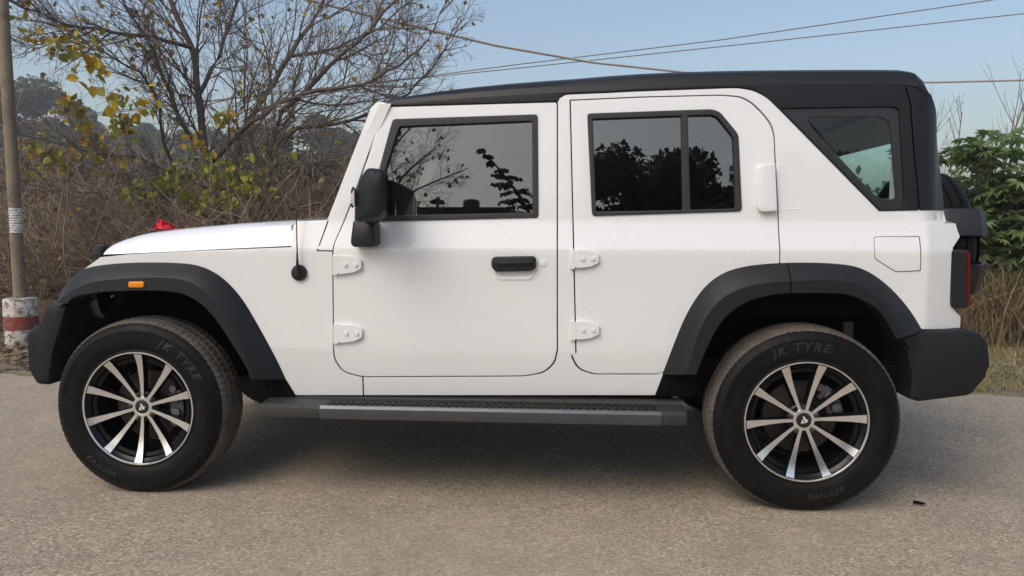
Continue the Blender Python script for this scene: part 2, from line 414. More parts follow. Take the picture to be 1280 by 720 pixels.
# handle: black grip over a scooped cup
panel('handle_cup', rpoly([(614, 336), (670, 336), (665, 350), (621, 350)], 4), [rpoly([(619, 340), (665, 340), (661, 346.5), (624, 346.5)], 3)], -.003, .004, 'white', fd, .0015, cut=False)
hd = panel('door_handle', rpoly([(614, 325, 3), (617, 321, 2), (667, 320, 2), (670, 323, 3), (670, 335, 4), (664, 339, 3), (620, 340, 3), (614, 334, 4)], 2), [], -.022, .024, 'plastic2', fd, .004, cut=False)
panel('grip_ridge', rpoly([(618, 327), (666, 326), (662, 331), (622, 332)], 2), [], -.030, .012, 'plastic2', hd, .003, cut=False)
panel('lock_cover', [(679.5+5*math.cos(g*math.pi/8), 329+5*math.sin(g*math.pi/8)) for g in range(16)], [], -.002, .004, 'white', fd, .0012, cut=False)
# --- rear door
RWo = rpoly([(734, 142, 4), (890, 136.5, 5), (900, 140, 6), (923, 168, 5), (927.5, 264, 5), (740, 270, 5)], 4)
RG1 = rpoly([(741, 148.5), (852, 144.5), (854, 262.5), (745, 264.5)], 2)
RG2 = rpoly([(860, 144.3, 2), (890, 143.5, 5), (897, 146, 5), (917, 171, 4), (920, 260.5, 3), (863, 262.3, 2)], 3)
rd = panel('rear_door', RD, [RWo], 0, .035, 'white', car, .0016)
panel('window_frame', RWo, [RG1, RG2], -.007, .03, 'rubber', rd, .003)
panel('window_glass', rpoly([(737, 145), (855.5, 141), (857.5, 266), (742, 267)], 3), [], .012, .004, 'tint', rd, 0, cut=False, smooth=0)
panel('window_glass', rpoly([(857, 141), (892, 140), (920, 169), (924, 263), (859.5, 266)], 3), [], .012, .004, 'tint', rd, 0, cut=False, smooth=0)
for (hx, hy) in ((712.5, 311.5), (713, 401)):
    h = hinge((hx, hy), rd); bolt(hx+16, hy+12, h); bolt(hx+29, hy+12, h)
panel('door_handle', rpoly([(946, 210, 5), (951, 205, 3), (969.5, 205, 1), (972, 264, 1), (952, 265, 5), (947, 259, 5)], 3), [], -.028, .03, 'white', rd, .005, cut=False)
# scoop behind the handle, on the quarter panel
panel('handle_scoop', rpoly([(972, 205, 0), (985, 205, 8), (998, 222, 8), (1003, 262, 3), (974, 264, 0)], 4, 5), [rpoly([(974, 207, 0), (984, 207, 8), (996, 223, 8), (1001, 260, 2), (975.5, 261.5, 0)], 4, 5)], -.001, .005, 'white', car, .002, cut=False)
for d in (fd, rd): mirror_tree(d)
# fuel flap, sill seam, antenna, badge mark
panel('fuel_flap', rpoly([(1093, 296.5, 3), (1149, 295.5, 3), (1150.5, 338, 3), (1120, 339.5, 3), (1094, 323, 3)], 3), [], -.0035, .006, 'white', car, .0015)
panel('flap_gap', rpoly([(1092.3, 295.8, 3), (1149.7, 294.8, 3), (1151.2, 338.7, 3), (1119.8, 340.2, 3), (1093.3, 323.3, 3)], 3), [], -.0012, .004, 'dark', car, 0)
panel('sill_gap', [(452.6, 471), (454, 471), (455, 494), (453.6, 494)], [], -.0012, .004, 'dark', car, 0, cut=False)
panel('cowl_gap', [(396, 312.6), (416.5, 313), (416.5, 314.3), (396, 313.9)], [], -.0012, .004, 'dark', car, 0, cut=False)
panel('pillar_gap', [(409.6, 275), (410.6, 275.5), (397.4, 313.4), (396, 313.2)], [], -.0012, .004, 'dark', car, 0, cut=False)
ant = panel('antenna_base', [(373+9.8*math.cos(g*math.pi/10), 341+10.2*math.sin(g*math.pi/10)) for g in range(20)], [], -.014, .016, 'plastic2', car, .005, cut=False)
mb = MB(); a = at(373, 343, Yb(-.7, 1.0)-.018); b = at(371.6, 327, Yb(-.7, 1.05)-.026); c = at(370.4, 262, Yb(-.7, 1.05)-.02)
mb.tube([a, a*.5+b*.5, b, b*.8+c*.2, c], [.0105, .0085, .0055, .003, .0022], 8, True); mb.build('antenna_rod', 'plastic2', ant, True)

# black inner skin behind the gaps (it leaves the windows free)
gapw = [FWo, RWo]
inner_poly = [(430, 486), (820, 486), (836, 420), (880, 360), (975, 335), (1060, 335), (1100, 345), (1160, 400), (1160, 268), (1094, 268), (973, 150), (950, 130), (915, 117), (705, 122), (500, 132), (455, 215), (425, 290), (330, 318), (250, 325), (300, 350), (350, 440), (372, 486)]
inn = panel('inner_skin', inner_poly, gapw, .042, .006, 'dark', car, 0); mirror(inn)

# --- wheel arch flares
def flare(oc, rc, ic, name, i0=0, i1=NS):
    A = resample(oc, NS); B = resample(rc, NS); Cc = resample(ic, NS); secs = []
    for k in range(i0, i1):
        pa = at(*A[k], lambda X, z: Yb(X, z)-.002); pb = at(*B[k], .004); pc = at(*Cc[k], .000)
        pa0 = Vector((pa.x, pa.y+.012, pa.z)); m1 = pa*.55+pb*.45+Vector((0, -.006, 0))
        ctr = Vector((0, 0, 0))
        pd = pc+Vector((0, .012, 0)); pe = pc+Vector((0, .10, 0)); pf = pa+Vector((0, .05, 0))
        secs.append([pa0, pa, m1, pb+(pa-pb)*.06, pb+(pc-pb)*.06, pc, pd, pe, pf])
    mb = MB(); mb.loft(secs, True)
    n = len(secs[0]); mb.add(secs[0], [tuple(range(n))]); mb.add(secs[-1], [tuple(range(n))[::-1]])
    return mb.build(name, 'plastic', car, True, 12, clean=True)
ff = flare(F_OUT, F_RID, F_INN, 'front_wheel_flare')
ind = panel('side_indicator', rpoly([(160, 352), (179.5, 352), (179.5, 359.5), (160, 359.5)], 2.5), [], 0, .02, 'amber', ff, .003, y=-.006)
bm = bmesh.new()
bm.free()
ks = 25
A_ = resample(R_OUT, NS); ks = min(range(NS), key=lambda k: abs(A_[k][0]-985))
f1 = flare(R_OUT, R_RID, R_INN, 'rear_door_flare', 0, ks+1)
f2 = flare(R_OUT, R_RID, R_INN, 'rear_wheel_flare', ks, NS)
for v in f2.data.vertices:                                         # a hairline between the two flare pieces
    pass
seam = MB()
pa = at(984, 329, lambda X, z: Yb(X, z)-.004); pb = at(988.5, 350.5, -.0025); pc = at(988.5, 366, -.0025)
seam.tube([pa, pa*.5+pb*.5+Vector((0, -.006, 0)), pb, pc], .0022, 5); seam.build('flare_seam', 'dark', car)
for o in (ff, f1, f2): mirror_tree(o)

for pts_ in ([(310, 470), (357, 474), (370, 495), (318, 499)], [(829, 467.5), (874, 467.5), (868, 497), (818.5, 495)]):
    mirror(panel('flare_end', pts_, [], -.003, .10, 'dark', car, .002, cut=False))
# --- wheel housings and underbody (all dark)
mb = MB()
for (hx, ra) in ((-1.425, .565), (1.425, .565)):
    for yy, s in ((.09, 1), (2*MID-.09, -1)):
        mb.ring([(ra, 0), (ra, s*.42), (.02, s*.42)], 32, center=(hx, yy, .40), a0=.13 if hx < 0 else .34, a1=math.pi-(.36 if hx < 0 else .13))
mb.box((-.92, .16, .42), (.90, 2*MID-.16, .50)); mb.box((-1.9, .50, .45), (2.0, 2*MID-.50, .80)); mb.box((-.93, .145, .47), (.91, .17, .56)); mb.box((-.93, 2*MID-.17, .47), (.91, 2*MID-.145, .56))
mb.box((-.55, .17, .5), (1.9, .20, .62))
mb.build('underbody', 'dark', car)
mb = MB()
for hx in (-1.425, 1.425): mb = MB(); mb.tube([(hx, .22, .385), (hx, 2*MID-.22, .385)], .045, 10, True); mb.build('axle', 'dark', car)
mb = MB(); mb.box((1.62, .2, .70), (1.66, .215, .78)); mb.build('bracket_plate', 'steel', car)

# --- bonnet
st = [(128.6, 307.5, 319.3), (130.5, 304.5, 319), (136, 301, 318.7), (143, 297.5, 318.4), (158, 292.6, 317.8), (177, 288.8, 317), (219, 283.8, 315.2), (281, 278.8, 312), (330, 276, 309.8), (356, 274.9, 308.6), (364.5, 274.7, 308.2)]
secs = []
for (px, pt, ps) in st:
    s = at(px, ps, lambda X, z: Yb(X, z)+.004); t = at(px, pt, .27)
    h = t.z-s.z; X = s.x
    q = [(s.y, s.z+.003), (s.y+.006, s.z+.20*h), (s.y+.020, s.z+h*.52), (s.y+.050, s.z+h*.80), (s.y+.10, s.z+h*.95), (.28, t.z), (.45, t.z+.006), (.62, t.z+.014), (MID, t.z+.018)]
    full = q+[(2*MID-a, b) for a, b in q[:-1][::-1]]
    fr = max(0., 1-(px-128)/30)
    secs.append([Vector((X-.05*(1-((a-MID)/.85)**2)*(1 if px < 150 else 0)*fr, a, b)) for a, b in full])
mb = MB(); fr0 = [Vector((p.x+.01, p.y, secs[0][0].z-.05)) for p in secs[0]]
mb.loft([fr0]+secs); bk = [Vector((p.x+.002, p.y, secs[-1][0].z-.06)) for p in secs[-1]]; mb.loft([secs[-1], bk])
mb.build('bonnet', 'bonnet', car, True, 28, clean=True)
panel('bonnet_gap', [(126, 319.2), (364, 308), (364, 308.7), (126, 320.1)], [], .001, .006, 'dark', car, 0, cut=False)
0 and panel('bonnet_gap', [(361.6, 279), (363.6, 277), (364.4, 309), (362.6, 309)], [], .03, .006, 'dark', car, 0, cut=False)
# black latch block at the bonnet's front corner
lt = panel('bonnet_latch', rpoly([(110, 324), (113, 316), (120, 306), (130, 305), (129, 309), (126.5, 318.5), (124.5, 325)], 1.5), [], 0, .07, 'plastic2', car, .004, y=.105); mirror(lt)
# cowl and scuttle
mb = MB(); cpts = [at(367, 281, .13), at(373, 277, .15), at(409, 275, .15), at(402, 312, .13), at(367, 312, .13)]
mb.loft([[Vector((p.x, .10 if i in (0, 3, 4) else .125, p.z-.004)) for i, p in enumerate(cpts)], [Vector((p.x, .19, p.z+.002)) for p in cpts], [Vector((p.x, MID, p.z+.012)) for p in cpts], [Vector((p.x, 2*MID-.19, p.z+.002)) for p in cpts], [Vector((p.x, 2*MID-(.10 if i in (0, 3, 4) else .125), p.z-.004)) for i, p in enumerate(cpts)]], True)
mb.build('cowl', 'white', car, True, 30, clean=True)
# windscreen with its frame
wa = at(404, 290, .16); wb_ = at(478, 132, .19)
mb = MB()
def wsq(y0, y1, u0, u1, dx=0.):
    a0 = wa.lerp(wb_, u0); a1 = wa.lerp(wb_, u1)
    return [Vector((a0.x+dx, y0, a0.z)), Vector((a0.x+dx, y1, a0.z)), Vector((a1.x+dx, y1, a1.z)), Vector((a1.x+dx, y0, a1.z))]
for y0, y1, u0, u1 in ((.14, .22, 0, 1), (2*MID-.22, 2*MID-.14, 0, 1), (.22, 2*MID-.22, 0, .07), (.22, 2*MID-.22, .93, 1)):
    mb.loft([wsq(y0, y1, u0, u1), wsq(y0, y1, u0, u1, .05)], True); mb.add(wsq(y0, y1, u0, u1), [(0, 1, 2, 3)]); mb.add(wsq(y0, y1, u0, u1, .05), [(3, 2, 1, 0)])
ws = mb.build('windscreen_frame', 'white', car)
mb = MB(); mb.add(wsq(.21, 2*MID-.21, .06, .94, .02), [(0, 1, 2, 3)]); mb.build('windscreen_glass', 'qglass', ws)
# nose: grille panel with slots and round lamps
xg = at(80, 350, .2).x+.12
mb = MB(); ng = 7; gy = np.linspace(.50, 2*MID-.50, ng+1)
mb.box((xg-.02, .24, .93), (xg+.0, .50, 1.00)); mb.box((xg-.02, 2*MID-.50, .93), (xg+.0, 2*MID-.24, 1.00)); mb.box((xg-.03, .5, 0.94), (xg+.06, 2*MID-.5, 1.00)); mb.box((xg-.03, .5, .66), (xg+.06, 2*MID-.5, 0.72))
for k in range(1, ng): mb.box((xg-.032, gy[k]-.025, 0.72), (xg+.05, gy[k]+.025, 0.94))
gr = mb.build('grille', 'white', car)
mb = MB(); mb.box((xg+.07, .50, .66), (xg+.09, 2*MID-.50, 0.99)); mb.build('grille_mesh', 'dark', gr)
for yy in (.345, 2*MID-.345):
    mb = MB(); pr = [(.0, -.05), (.05, -.047), (.085, -.035), (.095, -.02), (.105, -.03), (.11, 0), (.11, .03)]
    vs = []
    for i in range(28):
        g = 2*math.pi*i/28
        vs += [(xg-.02+h, yy+r*math.cos(g), 0.85+r*math.sin(g)) for r, h in pr]
    k = len(pr); mb.add(vs, [(i*k+j, i*k+j+1, ((i+1) % 28)*k+j+1, ((i+1) % 28)*k+j) for i in range(28) for j in range(k-1)])
    mb.build('headlight', 'silver', car, True)

# --- hardtop
SIL = [(483, 126.5), (500, 123), (547, 115.5), (590, 110.5), (630, 106.5), (675, 103), (720, 100), (760, 96.5), (800, 93.8), (850, 91.6), (900, 90.2), (950, 89.4), (1000, 88.9), (1060, 88.6), (1110, 88.6), (1132, 88.9)]
REAR = [(1147, 91.5), (1157, 100), (1163, 111), (1167, 124)]
def sil(px): return float(np.interp(px, [p[0] for p in SIL+REAR], [p[1] for p in SIL+REAR]))
def hpx(px): return float(np.interp(px, [483, 500, 547, 630, 720, 760, 1300], [4.5, 6, 10, 13.5, 15, 17, 17]))
upper = [(x, sil(x)+hpx(x)) for x in (483, 500, 547, 590, 630, 675, 720, 760, 800, 850, 900, 950, 1000, 1060, 1110, 1131)]
QWo = rpoly([(976.5, 135.3, 0), (1116, 133.2, 7), (1124.5, 136, 6), (1131, 250, 6), (1126, 261.5, 5), (1100, 261.8, 0)], 3)
low = [(1099, 264), (974.6, 137.2)]+rpoly([(974, 136.2, 0), (958, 120.5, 8), (941, 111.5, 8), (921, 108.6, 8), (807, 112.7, 4), (707.5, 116.8, 4), (697.5, 123.5, 2)], 6)[1:]+[(697.5, 126.6), (600, 129.4), (483, 132.7)]
roof_a = panel('hardtop_side', upper+[(1137.5, 130), (1142, 190), (1148.5, 263)]+low, [QWo], -.004, .035, 'roof', car, .003)
rs2 = panel('hardtop_corner', [(1133.2, 107.5), (1139.3, 130), (1143.8, 190), (1150.3, 263), (1180, 263), (1176.5, 220), (1172.5, 165), (1169, 132), (1164.5, 119), (1158, 112), (1147, 107.8)], [], -.004, .035, 'roof', car, .003)
secs = []
xs = [483, 500, 547, 590, 630, 675, 720, 760, 800, 850, 900, 950, 1000, 1060, 1110, 1132]
for px in xs+[1147, 1157, 1163, 1166]:
    ty = sil(px); uy = ty+hpx(px)
    u = at(px, uy, lambda X, z: Yb(X, z)-.004); t = at(px, ty, u.y+.13)
    h = t.z-u.z; dY = u.y
    if px > 1132:
        dY = Yb(u.x, 1.7)-.004
    q = [(dY+.004, u.z-.012), (dY, u.z), (dY+.010, u.z+.40*h), (dY+.032, u.z+.72*h), (dY+.075, u.z+.92*h), (dY+.15, t.z), (dY+.33, t.z+.012), (MID, t.z+.022)]
    full = q+[(2*MID-a, b) for a, b in q[:-1][::-1]]
    secs.append([Vector((u.x, a, b)) for a, b in full])
lastx = secs[-1]; secs.append([Vector((p.x+.012, MID+(p.y-MID)*.97, min(p.z, lastx[0].z+.02)-.02)) for p in lastx])
mb = MB(); mb.loft(secs); mb.loft([[p+Vector((.0, 0, -.012)) for p in secs[0]], secs[0]])
mb.build('roof_top', 'roof', car, True, 24, clean=True)
# headliner under it
mb = MB(); hl = [[Vector((s[1].x+.01, .21, s[1].z-.05)), Vector((s[1].x+.01, .30, s[1].z-.03)), Vector((s[1].x+.01, MID, s[1].z-.015)), Vector((s[1].x+.01, 2*MID-.30, s[1].z-.03)), Vector((s[1].x+.01, 2*MID-.21, s[1].z-.05))] for s in secs[:-4]]
mb.loft(hl); mb.build('headliner', 'liner', car, True)
# quarter window: black border with glass
QG = rpoly([(1009, 146, 6), (1098, 145.5, 12), (1112, 151, 6), (1120, 249, 5), (1102, 249, 5), (1090, 241, 5), (1012, 156, 6)], 6)
qw = panel('quarter_window', [(971, 131), (1119, 130), (1128, 134), (1135, 253), (1130, 266), (1096, 266)], [QG], .006, .010, 'frit', car, .0015)
panel('quarter_glass', rpoly([(1004, 142), (1114, 141), (1124, 253), (1098, 253)], 3), [], .010, .003, 'qglass', qw, 0, cut=False, smooth=0)
for o in (roof_a, rs2): mirror(o)
mirror_tree(qw)
# D-pillar inner trim and cargo side trim
mb = MB(); 
for s in (0, 1):
    def yy(v): return v if not s else 2*MID-v
    mb = MB(); mb.loft([[Vector((1.80, yy(.24), z)), Vector((1.86, yy(.30), z)), Vector((1.90, yy(.46), z)), Vector((1.93, yy(.46), z)), Vector((1.93, yy(.22), z))] for z in (1.20, 1.76)], True); mb.build('pillar_trim', 'trim', car)
mb = MB()
for s in (0, 1):
    def yy(v): return v if not s else 2*MID-v
    mb.box((1.0, min(yy(.2), yy(.24)), .8), (1.9, max(yy(.2), yy(.24)), 1.24))
mb.box((-.3, .25, .50), (1.9, 2*MID-.25, .56)); mb.box((.85, .25, .56), (1.0, 2*MID-.25, 1.25)); mb.box((-.75, .2, .6), (-.45, 2*MID-.2, 1.15))
mb.build('cabin_trim', 'dark', car)
for yy in (.55, 2*MID-.55):
    mb = MB(); mb.box((-.05, yy-.22, .62), (.45, yy+.22, .80)); mb.box((.36, yy-.22, .78), (.50, yy+.22, 1.34)); mb.box((.42, yy-.12, 1.36), (.50, yy+.12, 1.52)); mb.build('seat', 'dark', car)
# --- rear face
xr = lambda z: float(np.interp(z, [.5, 1.10, 1.245, 1.27, 1.72, 1.8], [2.02, 2.02, 1.985, 1.98, 1.955, 1.94]))
mb = MB()
def rearq(y0, y1, z0, z1, t=.05, m=0):
    mb.cur = m
    a = [Vector((xr(z0), y0, z0)), Vector((xr(z0), y1, z0)), Vector((xr(z1), y1, z1)), Vector((xr(z1), y0, z1))]; b = [p-Vector((t, 0, 0)) for p in a]
    mb.loft([a, b], True); mb.add(a, [(0, 1, 2, 3)]); mb.add(b, [(3, 2, 1, 0)])
for a in ((.245, .42, 1.262, 1.74), (2*MID-.42, 2*MID-.245, 1.262, 1.74), (.42, 2*MID-.42, 1.575, 1.74), (.42, 2*MID-.42, 1.262, 1.32)): rearq(*a, m=0)
rg = mb.build('tailgate_frame', 'roof', car)
mb = MB()
for a in ((.245, .42, 1.262, 1.71), (2*MID-.42, 2*MID-.245, 1.262, 1.71), (.42, 2*MID-.42, 1.575, 1.71), (.42, 2*MID-.42, 1.262, 1.318)): rearq(*a, t=.004)
tt = mb.build('tailgate_trim', 'liner', rg); tt.location = Vector(tt.location)+Vector((-.053, 0, 0))
mb = MB(); rearq(.40, 2*MID-.40, 1.30, 1.60, .006); 
for f in mb.v: pass
tg = mb.build('tailgate_glass', 'tglass', rg); tg.location = Vector(tg.location)+Vector((-.02, 0, 0))
mb = MB(); rearq(.17, 2*MID-.17, .66, 1.10, .04); rearq(.19, 2*MID-.19, 1.10, 1.245, .04); mb.build('tailgate', 'white', car)

# --- bumpers
fb = panel('front_bumper', rpoly([(57, 383, 2), (84, 382, 2), (77, 411, 0), (69, 436, 0), (64, 460, 0), (61, 481.5, 2), (46, 480.5, 4), (36, 463, 6), (34, 440, 4), (34, 418, 4), (39, 411, 3), (48, 407, 4)], 3), [], 0, 2*MID-.14, 'plastic', car, .012, y=.07)
for v in fb.data.vertices:
    w = abs(v.co.y-MID)/.87; v.co.x -= .10*(1-w*w)*min(1., max(0., (-1.76-v.co.x)/.18))
panel('bumper_face', rpoly([(62, 386, 2), (82, 385, 2), (74, 412, 0), (66, 438, 0), (60, 477, 2), (49, 476, 4), (45, 462, 5), (45, 420, 4), (52, 411, 3)], 3), [], 0, .03, 'plastic', fb, .006, y=.062)
mb = MB(); a = at(35, 430, .2); mb.box((a.x+.03, .16, a.z-.10), (a.x+.06, .30, a.z+.04)); mb.build('bumper_lamp', 'plastic2', fb)
rb = panel('rear_bumper', rpoly([(1122, 424, 3), (1153, 413.5, 2), (1216, 413, 6), (1229, 418, 5), (1236, 428, 4), (1237, 459, 4), (1231, 476, 4), (1214, 495, 5), (1150, 503, 3), (1137, 499, 3), (1140, 470, 0), (1133, 440, 0)], 3), [], 0, 2*MID-.12, 'plastic', car, .018, y=.06)
for v in rb.data.vertices:
    w = abs(v.co.y-MID)/.875; v.co.x += .03*(1-w*w) if v.co.x > 1.98 else 0
panel('bumper_end', rpoly([(1225, 421), (1236, 428), (1238.5, 459), (1228, 476)], 4), [], 0, .4, 'plastic', rb, .012, y=.10)

# --- running board
mb = MB()
x0 = at(326, 515, 0).x; x1 = at(858, 515, 0).x
sect = [(-.024, .395), (-.022, .416), (-.002, .428), (.110, .431), (.128, .450), (.15, .450), (.15, .380), (.0, .374), (-.020, .376)]
secs = []
for X, k in ((x0, .90), (x0+.02, 1), (x0+.27, 1), (x1-.10, 1), (x1-.01, 1), (x1, .95)):
    secs.append([Vector((X, .06+(a-.06)*k, .42+(b-.42)*k)) for a, b in sect])
mb.loft(secs, True); mb.add(secs[0], [tuple(range(9))]); mb.add(secs[-1], [tuple(range(9))[::-1]])
board = mb.build('running_board', 'step', car, True, 25, clean=True)
mb = MB(); xs0 = at(400, 515, -.025).x; xs1 = at(827, 515, -.025).x
ss = [(-.026, .374), (-.032, .398), (-.031, .418), (-.022, .4285), (-.012, .4295), (-.012, .376), (-.020, .372)]
secs = [[Vector((X, a, b)) for a, b in ss] for X in (xs0, xs0+.004, xs1-.004, xs1)]
mb.loft(secs, True); mb.add(secs[0], [tuple(range(7))]); mb.add(secs[-1], [tuple(range(7))[::-1]])
mb.build('step_strip', 'strip', board, True, 25, clean=True)
mb = MB()
for k in range(46):
    X = xs0+.03+(xs1-xs0-.06)*k/45
    for r_, yy in enumerate((.012, .040, .068)):
        mb.box((X-.010+(.009 if r_ % 2 else 0), yy-.007, .428), (X+.010+(.009 if r_ % 2 else 0), yy+.007, .435))
mb.build('tread_pads', 'plastic2', board)
mb = MB(); bx = at(783, 528, .08).x; mb.tube([(bx-.035, .06, .385), (bx-.02, .06, .365), (bx, .06, .358), (bx+.02, .06, .365), (bx+.035, .06, .385)], .012, 6); mb.box((bx-.04, .05, .384), (bx+.04, .14, .40)); mb.tube([(bx, .045, .372), (bx, .08, .372)], .010, 8, True)
mb.build('board_bracket', 'dark', board)
mb = MB()
for k in (0, 1, 2, 3):
    X = -.75+k*.5; mb = MB(); mb.box((X-.03, .14, .40), (X+.03, .5, .44)); mb.build('board_mount', 'dark', board)
mirror_tree(board)

# --- door mirror
mm = empty('door_mirror', at(455, 280, 0), car)
arm = panel('mirror_arm', rpoly([(441, 276, 1), (466, 276, 1), (469, 296, 2), (470, 305, 5), (466, 309, 4), (441, 309, 4), (437.5, 304, 4), (438.5, 294, 2)], 3), [], 0, .115, 'plastic2', mm, .008, y=.0)
mb = MB()
prof = [(456, 211), (462, 209), (478, 211), (481.5, 218), (481.5, 266), (477, 273), (469, 276), (456, 277.5), (441, 278), (441.5, 261), (443, 241), (446, 229), (450, 220)]
prof = rpoly(prof, 4, 3)
yc = -.17; cx, cz = at(463, 244, yc).x, at(463, 244, yc).z
def ringm(sx, sz, yv, dx=0):
    o = []
    for q in prof:
        p = at(q[0], q[1], yc); o.append(Vector((cx+dx+(p.x-cx)*sx-(.30*(yv+.12) if p.x > cx and yv > -.12 else 0), yv, cz+(p.z-cz)*sz)))
    return o
secs = [ringm(.30, .55, -.205, .03), ringm(.62, .82, -.198, .02), ringm(.86, .95, -.18, .006), ringm(.97, .99, -.155), ringm(1, 1, -.12), ringm(1, 1, -.02), ringm(.95, .97, .03), ringm(.8, .9, .05)]
mb.loft(secs, True); n = len(prof); mb.add(secs[0], [tuple(range(n))]); mb.add(secs[-1], [tuple(range(n))[::-1]])
hs = mb.build('mirror_housing', 'plastic', mm, True, 32, clean=True)
a = at(443, 243, yc)
mb = MB(); z0, z1 = at(443, 262, yc).z, at(443, 235, yc).z
mb.tube([(cx-.066, -.19, z0+.01), (cx-.077, -.16, z0+.015), (cx-.077, -.16, z1-.015), (cx-.062, -.19, z1), (cx-.05, -.205, z1-.01), (cx-.05, -.205, z0+.015), (cx-.066, -.19, z0+.01)], .0045, 6)
mb.build('lamp_frame', 'plastic2', hs, True)
mb = MB(); mb.box((cx-.074, -.185, z0+.022), (cx-.055, -.165, z1-.02)); mb.build('repeater_lamp', 'silver', hs)
mb = MB(); xm = at(481.8, 240, yc).x+.001; mb.add([(xm, -.135, cz-.070), (xm-.050, .03, cz-.070), (xm-.050, .03, cz+.080), (xm, -.135, cz+.080)], [(0, 1, 2, 3)]); mb.build('mirror_glass', 'mirror', mm)
am2 = empty('door_mirror', (mm.location.x, 2*MID-at(455, 280, 0).y, at(455, 280, 0).z)); am2.parent = car; am2.location = Vector(am2.location)-Vector(car.location)
for ch in list(mm.children):
    c2 = mirror(ch, am2); c2.location = -(Vector(am2.location)+Vector(car.location))

# --- tail lamp
for s in (0,):
    tl = panel('tail_lamp', rpoly([(1188.5, 316, 3), (1192, 312, 3), (1208.3, 313, 2), (1208.8, 385, 2), (1192, 385.5, 3), (1188.5, 381, 3)], 3), [], 0, .16, 'plastic2', car, .006, y=.115)
    panel('lamp_lens', rpoly([(1208, 314, 1), (1211, 313.5, 2), (1213.5, 318, 3), (1213, 379, 3), (1210, 384.5, 2), (1208.3, 384.5, 1)], 2), [], 0, .14, 'red', tl, .004, y=.13)
    mirror_tree(tl)

# --- wheels
def text_arc(mb, s, size, r, ang, yv, flip=False):
    cu = bpy.data.curves.new('t', 'FONT'); cu.body = s; cu.size = size; cu.shear = .25; cu.align_x = 'CENTER'; cu.extrude = .0012; cu.resolution_u = 2; cu.space_character = 1.3; cu.offset = .0016
    o = bpy.data.objects.new('t', cu); COL.objects.link(o)
    dg = bpy.context.evaluated_depsgraph_get(); me = bpy.data.meshes.new_from_object(o.evaluated_get(dg))
    vs = []
    for v in me.vertices:
        u, w, e = v.co
        if not flip: g = ang-u/r; rr = r+w
        else: g = ang+u/r; rr = r-w
        vs.append((rr*math.cos(g), yv-e+(rr-.31)**2*4.0, rr*math.sin(g)))
    mb.add(vs, [tuple(p.vertices) for p in me.polygons])
    bpy.data.objects.remove(o); bpy.data.curves.remove(cu); bpy.data.meshes.remove(me)
NT = 340
def tyre_mesh(rot, flat=True):
    mb = MB()
    side = [(.234, .030), (.242, .018), (.256, .010), (.262, .012), (.267, .009), (.290, .001), (.318, .000), (.340, .004), (.344, .0035), (.347, .0065)]
    mb.cur = 0
    mb.ring(side, 120); Wd = .255
    mb.ring([(r, Wd-h) for r, h in side], 96)
    # tread with circumferential grooves and shoulder lugs
    xs = [(.347, .0065, 0), (.362, .015, 1), (.376, .028, 1), (.3865, .044, 1), (.3900, .060, 1), (.3905, .0665, 1), (.3825, .069, 0), (.3825, .077, 0), (.3925, .0795, 2), (.3945, .118, 2), (.3860, .1205, 0), (.3860, .134, 0), (.3945, .1365, 2)]
    xs = xs+[(.3925, Wd-.0795, 2)]+[(r, Wd-h, k) for r, h, k in xs[:8][::-1]]
    vs = []; K = len(xs)
    for i in range(NT):
        g = 2*math.pi*i/NT; ph = i % 4; ph2 = (i+2) % 4
        for j, (r, h, k) in enumerate(xs):
            rr = r
            if k == 1 and ph == 0: rr -= .0026 if r > .37 else .001
            if k == 2 and ph2 == 0: rr -= .003
            vs.append((rr*math.cos(g+(h-.127)*.15), h, rr*math.sin(g+(h-.127)*.15)))
    mb.cur = 1
    fs = [(i*K+j, i*K+j+1, ((i+1) % NT)*K+j+1, ((i+1) % NT)*K+j) for i in range(NT) for j in range(2, K-3)]
    mb.add(vs, fs); o = len(mb.v)-len(vs)
    mb.cur = 0; fs = [(i*K+j+o, i*K+j+1+o, ((i+1) % NT)*K+j+1+o, ((i+1) % NT)*K+j+o) for i in range(NT) for j in (0, 1, K-3, K-2)]
    mb.f.extend(fs); mb.m.extend([0]*len(fs))
    # moulded ribs on the sidewall
    for c0, span, n_, ra, rb_ in ((-.02, .42, 22, .312, .346), (2.55, .40, 22, .318, .346)):
        for k in range(n_):
            g = rot[0]+c0+span*(k/n_-.5)*2
            q = [(ra+.004*math.sin(k*.9), g), (rb_, g+.10)]
            v = []
            for r, a in q:
                for da in (-.006, .006):
                    for dy in (.006, -.0022): v.append((r*math.cos(a+da), dy+max(0, r-.318)**2*6, r*math.sin(a+da)))
            mb.add(v, [(0, 1, 3, 2), (4, 6, 7, 5), (1, 5, 7, 3), (0, 4, 5, 1), (2, 3, 7, 6)])
    mb.cur = 2
    text_arc(mb, 'JK TYRE', .050, .298, rot[0]+rot[1], -.0012)
    text_arc(mb, 'RANGER', .034, .322, rot[0]+rot[1]+math.pi+.15, -.0012, True)
    if flat:
        mb.v = [(x, y, max(z, -.3842)) for x, y, z in mb.v]
    return mb.mesh('tyre', True, 28)
